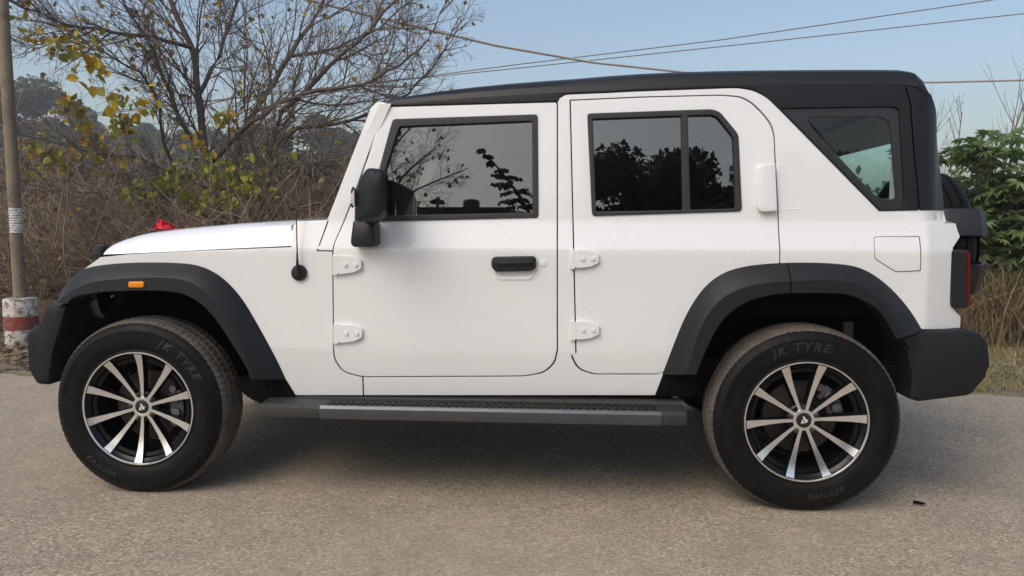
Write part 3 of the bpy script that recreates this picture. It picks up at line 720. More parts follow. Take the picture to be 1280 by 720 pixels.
def rim_mesh(rot):
    mb = MB()
    mb.cur = 0  # gloss black barrel
    mb.ring([(.2485, .026), (.2475, .0125), (.2465, .0115)], 96)
    mb.ring([(.2385, .0125), (.2345, .020), (.221, .030), (.214, .055), (.206, .10), (.206, .215), (.19, .215)], 96)
    mb.ring([(.015, .215), (.19, .215)], 24)
    mb.ring([(.215, .038), (.200, .042), (.2, .06)], 72)
    mb.cur = 1
    mb.ring([(.2465, .0115), (.2450, .0095), (.2405, .0095), (.2385, .0125)], 96)
    mb.cur = 0
    mb.ring([(.0, .052), (.062, .052), (.068, .058), (.070, .10), (.0, .10)], 40)
    for k in range(10):
        g = rot+k*math.pi/5
        er = Vector((math.cos(g), 0, math.sin(g))); et = Vector((-math.sin(g), 0, math.cos(g))); ey = Vector((0, 1, 0))
        sec = []; top = []
        for r, y, w, d in ((.040, .048, .0062, .03), (.08, .0475, .0072, .03), (.13, .042, .0092, .034), (.18, .033, .0122, .034), (.215, .0225, .0152, .03), (.2355, .0135, .0172, .02)):
            p = er*r+ey*y; b = p+ey*d
            mb.cur = 0
            sec.append([p+et*w+ey*.0012, b+et*(w+.007), b-et*(w+.003), p-et*w+ey*.0012])
            top.append([p+et*w, p-et*w])
        mb.cur = 0; mb.loft(sec, True); mb.cur = 1; mb.loft(top)
    mb.cur = 1; mb.ring([(.0305, .0462), (.034, .0452), (.043, .0462), (.045, .05)], 40)
    mb.v = [(x*1.022, y, z*1.022) for x, y, z in mb.v]; return mb.mesh('rim', True, 30)
def cap_mesh(rot):
    mb = MB(); mb.cur = 0; mb.ring([(.0005, .0425), (.024, .0430), (.029, .0445), (.0305, .048)], 32)
    mb.cur = 1
    c, s = math.cos(rot), math.sin(rot)
    def q(pts): mb.add([(x*c-z*s, .0418, x*s+z*c) for x, z in pts], [tuple(range(len(pts)))])
    q([(-.017, -.010), (-.004, .006), (-.001, .001), (-.009, -.010)]); q([(-.002, .016), (.004, .016), (.012, -.012), (.005, -.010)]); q([(-.006, -.012), (.001, -.004), (.004, -.012)]); q([(.009, .003), (.016, -.002), (.013, -.006)])
    return mb.mesh('hub_cap', True, 30)
def wheel_parts(parent, tm, rm, rot, cal=True):
    def lk(n, me, mats):
        if not len(me.materials):
            for m in mats: me.materials.append(M[m])
        o = bpy.data.objects.new(n, me); COL.objects.link(o); o.parent = parent; return o
    lk('tyre', tm, ['tyre', 'tread', 'letter']); lk('rim', rm, ['gloss', 'silver']); lk('hub_cap', cap_mesh(.3), ['plastic2', 'emblem'])
    nut = None
    for k in range(5):
        g = rot+math.pi/10+k*2*math.pi/5
        if nut is None:
            b = MB(); b.ring([(.0005, .036), (.0065, .0362), (.0085, .040), (.0095, .053)], 8); b.ring([(.0095, .0515), (.0125, .0515)], 12); nut = b.mesh('lug_nut', True, 30)
        o = lk('lug_nut', nut, ['steel']); o.location = (.0555*math.cos(g), 0, .0555*math.sin(g))
    if cal:
        b = MB(); b.ring([(.03, .095), (.075, .095), (.08, .11), (.152, .112), (.155, .116), (.155, .132), (.15, .134)], 64); lk('brake_disc', b.mesh('brake_disc', True, 30), ['steel'])
        b = MB()
        a0 = -.15 if cal is True else cal
        pr = [(.108, .085), (.150, .075), (.172, .080), (.175, .15), (.11, .15)]
        b.ring(pr, 10, a0=a0-.42, a1=a0+.42)
        for k in (0, 1):
            g = a0+(-.42 if k == 0 else .42); b.add([(r*math.cos(g), h, r*math.sin(g)) for r, h in pr], [tuple(range(5))])
        for g in (a0-.52, a0+.52): b.tube([(.15*math.cos(g), .07, .15*math.sin(g)), (.15*math.cos(g), .12, .15*math.sin(g))], .016, 8, True)
        for g in (a0-.2, a0+.2): b.ring([(.0005, .062), (.018, .063), (.022, .08)], 14, center=(.145*math.cos(g), 0, .145*math.sin(g)))
        lk('brake_caliper', b.mesh('brake_caliper', True, 30), ['caliper'])
HUB = .385
fr_, rr_ = R(16), R(4)
ft, rt_ = tyre_mesh((0, R(48))), tyre_mesh((0, R(97)))
frm, rrm = rim_mesh(fr_), rim_mesh(rr_)
for hx, tm, rm, rot, cal in ((-1.425, ft, frm, fr_, .02), (1.425, rt_, rrm, rr_, .55)):
    w = empty('wheel', (hx, .020, HUB), car); wheel_parts(w, tm, rm, rot, cal)
    w2 = empty('wheel', (hx, 2*MID-.020, HUB), car); w2.rotation_euler = (0, 0, math.pi)
    wheel_parts(w2, tm, rm, rot, cal)
# spare on the tailgate, axis along the car, with its moulded cover
sp = empty('spare_wheel', (2.36, MID, 1.08), car); sp.rotation_euler = (0, 0, math.pi/2)
stm = tyre_mesh((0, 1.2), False)
stm.transform(Matrix.Diagonal((.97, 1, .97, 1))); o = bpy.data.objects.new('tyre', stm); COL.objects.link(o); o.parent = sp; o.location = (0, 0, 0)
for m in ('tyre', 'tyre', 'letter'): stm.materials.append(M[m])
b = MB(); 
for a0, a1 in ((R(9), R(27)), (R(-31), R(-10)), (R(153), R(171)), (R(190), R(211))):
    b.ring([(.30, -.03), (.385, -.02), (.415, .02), (.415, .16), (.405, .19)], 10, a0=a0, a1=a1)
    b.ring([(.405, .188), (.40, .155), (.40, .03), (.375, -.008), (.30, -.02)], 10, a0=a0, a1=a1)
    for g in (a0, a1):
        q = [(.30, -.03), (.385, -.02), (.415, .02), (.415, .16), (.405, .19), (.40, .155), (.40, .03), (.375, -.008), (.30, -.02)]
        b.add([(r*math.cos(g), h, r*math.sin(g)) for r, h in q], [tuple(range(9))])
b.ring([(.0, -.035), (.30, -.03)], 40)
o = bpy.data.objects.new('spare_cover', b.mesh('spare_cover', True, 30)); COL.objects.link(o); o.parent = sp; o.data.materials.append(M['plastic2'])
mb = MB(); mb.box((2.03, MID-.2, .95), (2.13, MID+.2, 1.25)); mb.build('spare_carrier', 'dark', car)

# --- ribbon bow on the bonnet
rbw = at(206, 285, .40)
bow = empty('ribbon_bow', (rbw.x, .40, rbw.z-.012)); tag(bow, 'small bright red satin ribbon bow lying on the white bonnet', 'ribbon bow')
mb = MB()
for k in range(9):
    g = k*2*math.pi/9+random.uniform(-.2, .2); l = random.uniform(.022, .036); el = random.uniform(.2, 1.1)
    d = Vector((math.cos(g)*math.cos(el), math.sin(g)*math.cos(el), math.sin(el))); s_ = Vector((-math.sin(g), math.cos(g), 0))*.009
    P_ = [Vector((0, 0, .006)), d*l*.6+Vector((0, 0, .010)), d*l*1.1+Vector((0, 0, .004)), d*l*.9+Vector((0, 0, -.004)), d*l*.3+Vector((0, 0, .0))]
    mb.loft([[p-s_, p+s_] for p in P_])
o = mb.build('loops', 'satin', None, True); o.parent = bow; o.name = 'bow_loops'
mb = MB()
for s_ in (-1, 1): mb.loft([[Vector((0, -.008, .006)), Vector((0, .008, .006))], [Vector((s_*.03, -.010, .004)), Vector((s_*.03, .006, .006))], [Vector((s_*.065, -.016, .003)), Vector((s_*.062, .002, .003))]])
o = mb.build('bow_tails', 'satin', None, True); o.parent = bow
bow.scale = (1.55, 1.55, 1.7)

# ================================================================== the place
def patch(xs, ys, z, name, mat):
    mb = MB(); nx, ny = len(xs), len(ys)
    vs = [(x, y, z(x, y) if callable(z) else z) for x in xs for y in ys]
    mb.add(vs, [(i*ny+j, (i+1)*ny+j, (i+1)*ny+j+1, i*ny+j+1) for i in range(nx-1) for j in range(ny-1)])
    return tag(mb.build(name, mat), kind='structure')
patch([-148, -60, -15, 15, 60, 148], [-148, -60, -10, 10, 60, 148], 0, 'ground', 'dirt')
# road with a ragged edge
mb = MB(); n_ = 700; top = []
for i in range(n_+1):
    x = -35+70*i/n_; e = 2.42+.10*math.sin(x*1.3)+.05*math.sin(x*4.1+1)+.025*math.sin(x*11+2)+random.uniform(-.02, .02)
    top.append((x, e))
mb.loft([[Vector((x, -7.5, .004)), Vector((x, -2, .004)), Vector((x, e-.03, .004)), Vector((x, e, .001))] for x, e in top])
tag(mb.build('road', 'asphalt'), kind='structure')

def wpos(px, depth, z=0.):
    """ground point under a picture column"""
    p = W(px, 280, depth); return Vector((p.x, p.y, z))
# --- utility pole
pb_ = W(28, 430, 7.3); pb_.z = 0
pole = empty('utility_pole', pb_); tag(pole, 'rusty metal utility pole set in a concrete base painted white and red', 'pole')
def pole_mat():
    m = N('rusty_pole'); c = m.coord()
    f = m.noise(c, 7, 6, .7); g = m.noise(c, 30, 4)
    col = m.ramp(f, [(.3, (.10, .075, .055)), (.5, (.19, .145, .105)), (.62, (.22, .17, .10)), (.75, (.13, .10, .08))])
    m.bsdf(m.mix(m.ramp(g, [(.5, (0, 0, 0)), (.75, (.6,)*3)]), col, (.26, .23, .19)), .8, 0, m.bump(g, .4, .006)); return m.m
M['pole'] = pole_mat()
def base_mat():
    m = N('painted_concrete'); c = m.coord()
    sp_ = m.n('ShaderNodeSeparateXYZ'); m.l(c, sp_.inputs[0])
    nz = m.noise(c, 9, 6, .75)
    z = m.n('ShaderNodeMath', operation='MULTIPLY_ADD'); m.l(nz, z.inputs[0]); z.inputs[1].default_value = .03; m.l(sp_.outputs[2], z.inputs[2])
    band = m.ramp(z.outputs[0], [(0, (.55, .52, .47)), (.183, (.55, .52, .47)), (.188, (.22, .035, .025)), (.318, (.22, .035, .025)), (.323, (.55, .52, .47)), (1, (.55, .52, .47))])
    chip = m.ramp(m.noise(c, 14, 6, .8), [(.48, (0, 0, 0)), (.56, (1, 1, 1))])
    m.bsdf(m.mix(chip, band, (.16, .13, .105)), .9, 0, m.bump(nz, .5, .01)); return m.m
M['pbase'] = base_mat()
mb = MB()
mb.tube([pb_+Vector((0, 0, .3)), pb_+Vector((-.005, 0, 1.5)), pb_+Vector((-.02, 0, 3.4)), pb_+Vector((-.05, 0, 6.5))], [.056, .055, .053, .05], 18, True); mb.build('post', 'pole', pole, True)
bm = bmesh.new(); prof_ = [(.150, 0), (.148, .15), (.146, .46), (.139, .474), (.05, .478)]
mb = MB(); vs = []
for i in range(28):
    g = 2*math.pi*i/28; w_ = 1+.015*math.sin(3*g)
    vs += [(r*w_*math.cos(g), r*w_*math.sin(g), h) for r, h in prof_]
mb.add(vs, [(i*5+j, ((i+1) % 28)*5+j, ((i+1) % 28)*5+j+1, i*5+j+1) for i in range(28) for j in range(4)])
o = mb.build('concrete_base', 'pbase', None, True); o.parent = pole
bm.free()
def paper_mat():
    m = N('printed_notice'); c = m.coord()
    sp_ = m.n('ShaderNodeSeparateXYZ'); m.l(c, sp_.inputs[0])
    nz = m.noise(c, 55, 2); ln = m.n('ShaderNodeTexWave', wave_type='BANDS', bands_direction='Z'); ln.inputs['Scale'].default_value = 13; m.l(c, ln.inputs[0])
    f = m.mix(1.0, m.ramp(ln.outputs[1], [(.55, (0, 0, 0)), (.65, (1, 1, 1))]), m.ramp(nz, [(.45, (0, 0, 0)), (.5, (1, 1, 1))]), 'MULTIPLY')
    m.bsdf(m.mix(f, (.62, .60, .56), (.12, .12, .13)), .8); return m.m
M['paper'] = paper_mat()
z0, z1 = W(20, 291, 7.25).z, W(20, 260, 7.25).z
mb = MB(); th0 = math.atan2(CAM.y-pb_.y, CAM.x-pb_.x); vs = []
for i in range(13):
    g = th0-1.0+2.0*i/12
    for z in (z0, z1): vs.append((pb_.x-.003+.0605*math.cos(g), pb_.y+.0605*math.sin(g), z))
mb.add(vs, [(i*2, i*2+2, i*2+3, i*2+1) for i in range(12)]); mb.build('paper_notice', 'paper', pole, True)

# --- low brick wall behind the pole
def brick_mat():
    m = N('old_brick'); c = m.coord()
    b = m.n('ShaderNodeTexBrick'); b.inputs['Scale'].default_value = 1; b.inputs['Brick Width'].default_value = .23; b.inputs['Row Height'].default_value = .08; b.inputs['Mortar Size'].default_value = .01
    b.inputs['Color1'].default_value = (.17, .085, .055, 1); b.inputs['Color2'].default_value = (.12, .07, .05, 1); b.inputs['Mortar'].default_value = (.15, .125, .10, 1)
    mp = m.n('ShaderNodeMapping'); mp.inputs['Rotation'].default_value = (R(90), 0, 0); m.l(c, mp.inputs[0]); m.l(mp.outputs[0], b.inputs[0])
    m.bsdf(m.mix(m.ramp(m.noise(c, 5, 5, .7), [(.4, (0, 0, 0)), (.65, (.7,)*3)]), b.outputs[0], (.10, .085, .07)), .9, 0, m.bump(m.noise(c, 30, 4), .5, .02)); return m.m
M['brick'] = brick_mat()
bm = bmesh.new()
y_ = 4.75; a = (-9.5, y_, 0); b = (-1.2, y_+.16, .34)
bmesh.ops.create_cube(bm, size=1, matrix=Matrix.Translation(((a[0]+b[0])/2, y_+.08, .15))@Matrix.Diagonal((b[0]-a[0], .16, .38, 1)))
bmesh.ops.subdivide_edges(bm, edges=[e for e in bm.edges if abs(e.verts[0].co.x-e.verts[1].co.x) > 1], cuts=40)
for v in bm.verts:
    if v.co.z > .2: v.co.z += random.uniform(-.03, .012)
tag(finish(bm, 'low_brick_wall', 'brick', None, 0, .008), 'low crumbling brick wall behind the red and white pole base', 'wall')

# --- overhead cables
def cable(pts, r, label, mat='cable'):
    mb = MB(); P_ = []
    for a, b in zip(pts, pts[1:]):
        for k in range(24):
            t = k/24; p = a.lerp(b, t); P_.append(p)
    P_.append(pts[-1]); mb.tube(P_, r, 6)
    return tag(mb.build('overhead_cable', mat, None, True), label, 'cable', 'cables overhead')
M['grit'] = simple('pale_grit', (.38, .33, .27), .9, var=.5, scale=1.5)
M['pcable'] = simple('pale_cable_sheath', (.42, .38, .35), .6, scale=3)
M['cable'] = simple('cable_sheath', (.16, .135, .125), .6, scale=3)
cable([W(-700, -300, 8.5), W(90, -88, 10), W(385, 0, 11), W(480, 24, 11.4), W(620, 57, 12), W(740, 78, 12.6), W(880, 93, 13.2), W(1020, 101.5, 14), W(1165, 103, 14.6), W(1290, 100, 15.2), W(1600, 84, 17)], .021, 'thick pale cable sagging down behind the car roof, nearest overhead', 'pcable')
cable([W(-200, 180, 24), W(520, 97, 24), W(640, 81.5, 24), W(900, 50, 24), W(1240, 0, 24), W(1700, -75, 24)], .016, 'thin overhead wire, higher of the two climbing to the right')
cable([W(-200, 175, 25), W(540, 96, 25), W(640, 86, 25), W(960, 52, 25), W(1280, 17, 25), W(1700, -32, 25)], .016, 'thin overhead wire, lower of the two climbing to the right')

# --- branching
def rot_about(v, axis, a): return Matrix.Rotation(a, 3, axis) @ v
def rand_perp(d):
    v = Vector(rng.normal(size=3)); v = v-d*v.dot(d); return v.normalized()
def path_from(p, d, L, n, wander, up):
    pts = [p.copy()]; d = d.normalized(); s = L/n
    for _ in range(n):
        d = (d+rand_perp(d)*wander*rng.uniform(.3, 1)+Vector((0, 0, up))).normalized(); p = p+d*s; pts.append(p.copy())
    return pts
def seen(p):
    d = p-CAM; z = d.dot(FW); return 640+FPX*d.dot(RT)/z, 360-FPX*d.dot(UP)/z
LIMIT = [None]
def grow(mb, pts, r0, r1, lvl, spec, tips, sides):
    """tube along pts, then children down to the last level of spec"""
    if LIMIT[0] and LIMIT[0](pts[-1]): return
    n = len(pts); rad = [r0+(r1-r0)*i/(n-1) for i in range(n)]
    mb.tube(pts, rad, max(3, sides))
    if lvl >= len(spec): tips.append(pts); return
    cnt, Lr, ang, up, wander, seg, t0 = spec[lvl]
    L = sum((b-a).length for a, b in zip(pts, pts[1:]))
    for k in range(int(cnt*rng.uniform(.8, 1.2)+.5)):
        t = t0+(1-t0)*((k+rng.uniform(0, 1))/cnt); t = min(t, .985)
        f = t*(n-1); i = min(int(f), n-2); p = pts[i].lerp(pts[i+1], f-i); d = (pts[i+1]-pts[i]).normalized()
        dd = rot_about(d, rand_perp(d), R(ang)*rng.uniform(.6, 1.25))
        l = L*Lr*rng.uniform(.6, 1.3)*(1.15-.6*t)
        rr = max(.0021, min(rad[i]*.62, .011*l+.0018))
        grow(mb, path_from(p, dd, l, seg, wander, up), rr, max(.0015, rr*.35), lvl+1, spec, tips, sides-1)
def leaf_card(mb, p, d, nrm, s, fold=.25):
    d = d.normalized(); w = d.cross(nrm).normalized(); n = w.cross(d)
    a = p; q = [a, a+d*.35*s+w*.42*s+n*fold*s*.4, a+d*.72*s+w*.33*s+n*fold*s*.3, a+d*1.1*s-n*.08*s, a+d*.72*s-w*.33*s+n*fold*s*.3, a+d*.35*s-w*.42*s+n*fold*s*.4, a+d*.45*s]
    mb.add(q, [(0, 1, 6), (1, 2, 3, 6), (3, 4, 5, 6), (5, 0, 6)])
def rvec(): return Vector(rng.normal(size=3)).normalized()

# --- the bare tree at left: its crown ends well short of the car roof's middle
LIMIT[0] = lambda p: p.x > -.62+.30*(p.z-3.2)/1.5+rng.normal()*.06 or p.x > .05
D0 = 9.6
tb = wpos(285, D0)
tree = empty('bare_tree', tb); tag(tree, 'nearly leafless spreading tree with a few yellow leaves beyond the bonnet', 'tree')
limbs = [  # (pixel paths with depth), r0, r1
    ([(288, 330, 9.6), (272, 250, 9.55), (256, 190, 9.5), (248, 120, 9.4), (240, 60, 9.3), (215, 5, 9.2), (185, -90, 9.0), (150, -200, 8.9)], .085, .022),
    ([(300, 330, 9.7), (292, 240, 9.7), (300, 170, 9.8), (330, 120, 9.9), (362, 70, 10), (400, 10, 10.1), (440, -70, 10.2), (470, -160, 10.4)], .070, .018),
    ([(318, 330, 9.4), (330, 250, 9.3), (338, 190, 9.2), (352, 140, 9.1), (400, 95, 9), (450, 50, 8.9), (495, 0, 8.8), (520, -60, 8.8)], .060, .014),
    ([(262, 205, 9.5), (300, 165, 9.2), (345, 130, 9), (400, 112, 8.8), (455, 105, 8.6), (500, 82, 8.5), (535, 50, 8.4), (560, 0, 8.4)], .045, .008),
    ([(338, 190, 9.2), (372, 160, 9.2), (420, 155, 9.2), (470, 140, 9.3), (510, 118, 9.4), (545, 80, 9.5), (575, 20, 9.6)], .040, .007),
    ([(330, 235, 9.3), (372, 205, 9.0), (420, 200, 8.8), (460, 190, 8.8), (500, 165, 8.8)], .035, .008),
    ([(256, 190, 9.5), (225, 150, 9.2), (205, 100, 9), (190, 60, 8.8), (160, 15, 8.6), (130, -50, 8.4)], .045, .010),
    ([(248, 120, 9.4), (275, 70, 9.4), (290, 20, 9.5), (310, -50, 9.6), (330, -130, 9.7)], .040, .010),
    ([(240, 60, 9.3), (190, 45, 8.8), (140, 40, 8.4), (80, 30, 8.1), (30, 10, 7.9), (-30, -20, 7.7)], .034, .007),
    ([(225, 225, 9.6), (205, 180, 9.4), (200, 130, 9.3), (175, 90, 9.1), (130, 65, 8.9), (75, 50, 8.7), (25, 55, 8.6)], .030, .006),
    ([(268, 240, 9.5), (215, 215, 9.2), (160, 195, 8.9), (110, 190, 8.7), (60, 175, 8.6), (10, 165, 8.5)], .030, .006),
    ([(280, 290, 9.5), (230, 250, 9.1), (170, 235, 8.8), (100, 240, 8.6), (40, 225, 8.5)], .030, .006),
    ([(310, 300, 9.4), (360, 262, 9.0), (410, 250, 8.8), (440, 225, 8.8)], .028, .007),
    ([(362, 70, 10), (420, 60, 10.2), (475, 35, 10.4), (515, 0, 10.5), (540, -50, 10.6)], .030, .006),
]
tr = MB(); cr = MB(); tips = []
spec = [(23, .32, 44, .035, .22, 7, .08), (9, .50, 44, .05, .26, 6, .1), (5, .6, 42, .06, .26, 4, .12)]
rng = np.random.default_rng(21)
for pth, r0, r1 in limbs:
    r0 *= .76; r1 *= .8
    pts = [W(*q) for q in pth]; P_ = []
    for a, b in zip(pts, pts[1:]):
        for k in range(3): P_.append(a.lerp(b, k/3)+rand_perp((b-a).normalized())*.018*(k > 0))
    P_.append(pts[-1]); n = len(P_); tr.tube(P_, [r0+(r1-r0)*i/(n-1) for i in range(n)], 8)
    L = sum((b-a).length for a, b in zip(P_, P_[1:]))
    cnt, Lr, ang, up, wander, seg, t0 = spec[0]
    for k in range(cnt):
        t = t0+(1-t0)*(k+rng.uniform(0, 1))/cnt; f = min(t, .985)*(n-1); i = min(int(f), n-2)
        p = P_[i].lerp(P_[i+1], f-i); d = (P_[i+1]-P_[i]).normalized()
        dd = rot_about(d, rand_perp(d), R(ang)*rng.uniform(.6, 1.3)); l = min(1.5, L*Lr*rng.uniform(.6, 1.25))*(1.1-.4*t)
        rr = min(r0*.4, .009*l+.003)
        grow(cr, path_from(p, dd, l, seg, wander, up), rr, rr*.3, 1, spec, tips, 4)
tr.build('trunk', 'bark', tree, True); LIMIT[0] = None
yl = MB(); bl = MB(); gl = MB(); tw = cr
def spray(mbl, px, py, dep, n, spread, size, droop=.5):
    c = W(px, py, dep)
    for _ in range(n):
        p = c+Vector(rng.normal(size=3))*spread; d = rvec()*.7+Vector((0, 0, -droop)); leaf_card(mbl, p, d, rvec(), size*rng.uniform(.6, 1.2))
        if rng.random() < .5: tw.tube([p, p*.5+c*.5+rvec()*.02, c], .002, 3)
for (px, py, n, s) in ((22, 30, 3, .10), (42, 42, 4, .12), (65, 40, 5, .12), (85, 58, 8, .12), (105, 55, 7, .12), (112, 75, 9, .12), (120, 95, 5, .13), (135, 118, 5, .13), (153, 120, 5, .12), (170, 128, 5, .11), (190, 125, 4, .11), (120, 45, 4, .09)):
    spray(yl, px, py, 8.0, int(n*1.8), .085, s*.92)
for (px, py, n) in ((160, 150, 16), (150, 160, 12), (95, 135, 12), (80, 128, 8), (103, 155, 10), (30, 180, 8), (60, 190, 12), (78, 192, 10), (38, 210, 8), (85, 208, 8), (120, 190, 10), (140, 200, 8), (240, 170, 6), (255, 185, 6), (290, 145, 5), (275, 150, 5), (50, 158, 3), (112, 172, 6)):
    spray(yl, px, py, 8.8, int(n*2.2), .07, .09)
for (px, py, n) in ((195, 235, 40), (180, 245, 30), (215, 225, 30), (235, 240, 34), (262, 215, 26), (280, 222, 30), (300, 212, 34), (318, 216, 30), (250, 250, 26), (285, 245, 20), (320, 240, 16), (345, 190, 8), (230, 205, 16)):
    spray(gl, px, py, 8.7, int(n*1.1), .11, .085)
for _ in range(900):
    t = tips[int(rng.integers(len(tips)))]; p = t[-1 if rng.random() < .4 else len(t)//2]
    (leaf_card)(bl if rng.random() < .72 else yl, p, rvec()+Vector((0, 0, -.8)), rvec(), rng.uniform(.04, .085))
yl.build('yellow_leaves', 'yleaf', tree); bl.build('brown_leaves', 'bleaf', tree); gl.build('green_leaves', 'gleaf', tree); cr.build('crown', 'twig', tree)

# --- dry shrubs under and beside it
def shrub_mesh(n, w, h, mat_leaf=None):
    mb = MB()
    for _ in range(n):
        g = rng.uniform(0, 2*math.pi); r = w*.35*math.sqrt(rng.random()); p = Vector((r*math.cos(g), r*math.sin(g)*.6, 0))
        a = rng.uniform(0, 2*math.pi); el = rng.uniform(.35, 1.45); d = Vector((math.cos(a)*math.cos(el), math.sin(a)*math.cos(el)*.7, math.sin(el)))
        pts = path_from(p, d, h*rng.uniform(.7, 1.5), 7, .22, -.06); r0 = rng.uniform(.003, .008)
        mb.tube(pts, [r0*(1-.75*i/7) for i in range(8)], 3)
        for k in range(7):
            i = int(rng.integers(2, 7)); dd = rot_about((pts[i+1]-pts[i]).normalized(), rand_perp((pts[i+1]-pts[i]).normalized()), R(rng.uniform(25, 75)))
            q = path_from(pts[i], dd, h*rng.uniform(.2, .5), 4, .25, -.03); mb.tube(q, [r0*.5, r0*.45, r0*.4, r0*.3, r0*.2], 3)
    for _ in range(56):
        g = rng.uniform(0, 2*math.pi); r = w*.4*math.sqrt(rng.random()); p = Vector((r*math.cos(g), r*math.sin(g)*.6, 0)); a = rng.uniform(0, 6.28); el = rng.uniform(.3, 1.3)
        pts = path_from(p, Vector((math.cos(a)*math.cos(el), math.sin(a)*math.cos(el)*.6, math.sin(el))), h*rng.uniform(1.0, 1.9), 9, .14, -.075); r0 = rng.uniform(.007, .013); mb.tube(pts, [r0*(1-.07*i) for i in range(10)], 4)
    lf = MB()
    for _ in range(int(n*5)):
        p = Vector((rng.normal()*w*.36, rng.normal()*w*.2, abs(rng.normal())*h*.45)); leaf_card(lf, p, rvec()+Vector((0, 0, -.4)), rvec(), rng.uniform(.03, .07))
    return mb.mesh('twigs'), lf.mesh('withered_leaves')
shr = [shrub_mesh(210, 1.8, 1.25) for _ in range(3)]
for a, b in shr: a.materials.append(M['drytwig']); b.materials.append(M['bleaf'])
shlab = ['tangled leafless brown shrub standing behind the utility pole', 'tangled brown shrub left of the front bumper behind the brick wall', 'brown thorny shrub beyond the front wheel of the car', 'brown shrub below the yellow leaves beyond the bonnet front', 'brown shrub around the foot of the bare tree', 'brown shrub beyond the bonnet just right of the tree trunk', 'brown shrub beyond the windscreen pillar', 'taller faded shrub at the far left edge of the photo', 'taller faded shrub behind the wall in the second row', 'faded shrub in the second row left of the tree trunk', 'faded shrub in the second row right of the tree trunk']
for i, (px, dep, s, k) in enumerate(((20, 9.2, 1.05, 0), (85, 8.9, 1.0, 1), (150, 9.3, 1.1, 2), (215, 9.0, 1.0, 0), (290, 9.4, 1.15, 1), (360, 9.2, 1.1, 2), (430, 9.6, 1.15, 0), (-20, 11.5, 1.5, 1), (110, 11.2, 1.45, 2), (230, 11.5, 1.5, 0), (390, 11.4, 1.4, 1))):
    e = empty('dry_shrub', wpos(px, dep)); e.rotation_euler = (0, 0, rng.uniform(0, 6)); e.scale = (s, s, s)
    tag(e, shlab[i], 'shrub', 'dry shrubs beyond the car')
    for me, nm in zip(shr[k], ('twigs', 'withered_leaves')):
        o = bpy.data.objects.new(nm, me); COL.objects.link(o); o.parent = e

# --- leafy masses: scrub bank and far trees
def crown_mesh(nclump, R_, H_, leafs, size, seed, base=.3):
    rg_ = np.random.default_rng(seed); mb = MB(); cl = []
    for _ in range(nclump):
        g = rg_.uniform(0, 2*math.pi); t = rg_.random(); r = R_*math.sqrt(rg_.random())*(1-.55*abs(t-.35))
        cl.append((np.array([r*math.cos(g), r*math.sin(g), H_*(base+(1-base)*t)]), R_*rg_.uniform(.16, .34)))
    V = []; Fc = []; o = 0
    per = leafs//nclump
    for c, rad in cl:
        n = rg_.normal(size=(per, 3)); n /= np.linalg.norm(n, axis=1)[:, None]
        p = c+n*rad*(rg_.random((per, 1))**.4)*np.array([1, 1, .75])
        u = rg_.normal(size=(per, 3)); u /= np.linalg.norm(u, axis=1)[:, None]; v = np.cross(u, n+rg_.normal(size=(per, 3))*.5); v /= (np.linalg.norm(v, axis=1)[:, None]+1e-6)
        s = size*rg_.uniform(.5, 1.3, (per, 1))
        q = np.stack([p-u*s, p-v*s*.6, p+u*s, p+v*s*.6], 1).reshape(-1, 3)
        V.append(q); Fc.append(np.arange(per*4).reshape(-1, 4)+o); o += per*4
    V = np.concatenate(V); Fc = np.concatenate(Fc)
    me = bpy.data.meshes.new('crown'); me.from_pydata(V.tolist(), [], Fc.tolist())
    st_ = MB()
    st_.tube([(0, 0, 0), (.02*R_, 0, H_*.3), (-.03*R_, .02, H_*.7)], [.05*R_+.03, .04*R_+.02, .01], 7)
    for c, rad in cl[::2]:
        st_.tube([(0, 0, H_*base*.7), tuple(c*np.array([.5, .5, .8])), tuple(c)], [.02*R_+.01, .012*R_, .004*R_], 4)
    return me, st_.mesh('trunk', True)
def leafy(name, meshes, loc, s, rz, label, cat, group, mat):
    e = empty(name, loc); e.scale = s if isinstance(s, tuple) else (s, s, s); e.rotation_euler = (0, 0, rz); tag(e, label, cat, group)
    for me, nm, mt in zip(meshes, ('crown', 'trunk'), (mat, 'bark')):
        if not len(me.materials): me.materials.append(M[mt])
        o = bpy.data.objects.new(nm, me); COL.objects.link(o); o.parent = e
    return e
scrub = [crown_mesh(26, 1.7, 2.1, 9000, .055, 11+k, .08) for k in range(2)]
slab = ['hazy green bush behind the pole at the left edge', 'green bush behind the brown shrubs right of the pole', 'green bush behind the shrubs below the yellow leaf sprays', 'green bush behind the left side of the bare tree', 'green bush directly behind the bare tree trunk', 'green bush behind the right side of the bare tree', 'green bush behind the windscreen pillar of the car']
for i, (px, dep, s) in enumerate(((-30, 15, 1.1), (60, 16, 1.05), (140, 15, 1.0), (215, 16.5, 1.05), (290, 15.5, 1.1), (365, 16, 1.15), (440, 15.5, 1.05))):
    leafy('green_bush', scrub[i % 2], wpos(px, dep), s, i*1.3, slab[i], 'bush', 'bushes behind the bare tree', 'scrub')
far = [crown_mesh(46, 4.2, 9.5, 26000, .16, 31+k, .22) for k in range(3)]
flab = ['hazy far tree at the left edge behind the pole', 'tallest hazy far tree just right of the pole', 'hazy far tree behind the yellow leaf sprays', 'hazy far tree low behind the left branches of the bare tree', 'hazy far tree behind the bare tree trunk', 'hazy far tree right of the bare tree trunk', 'hazy far tree behind the windscreen pillar', 'hazy far tree hidden low behind the door mirror']
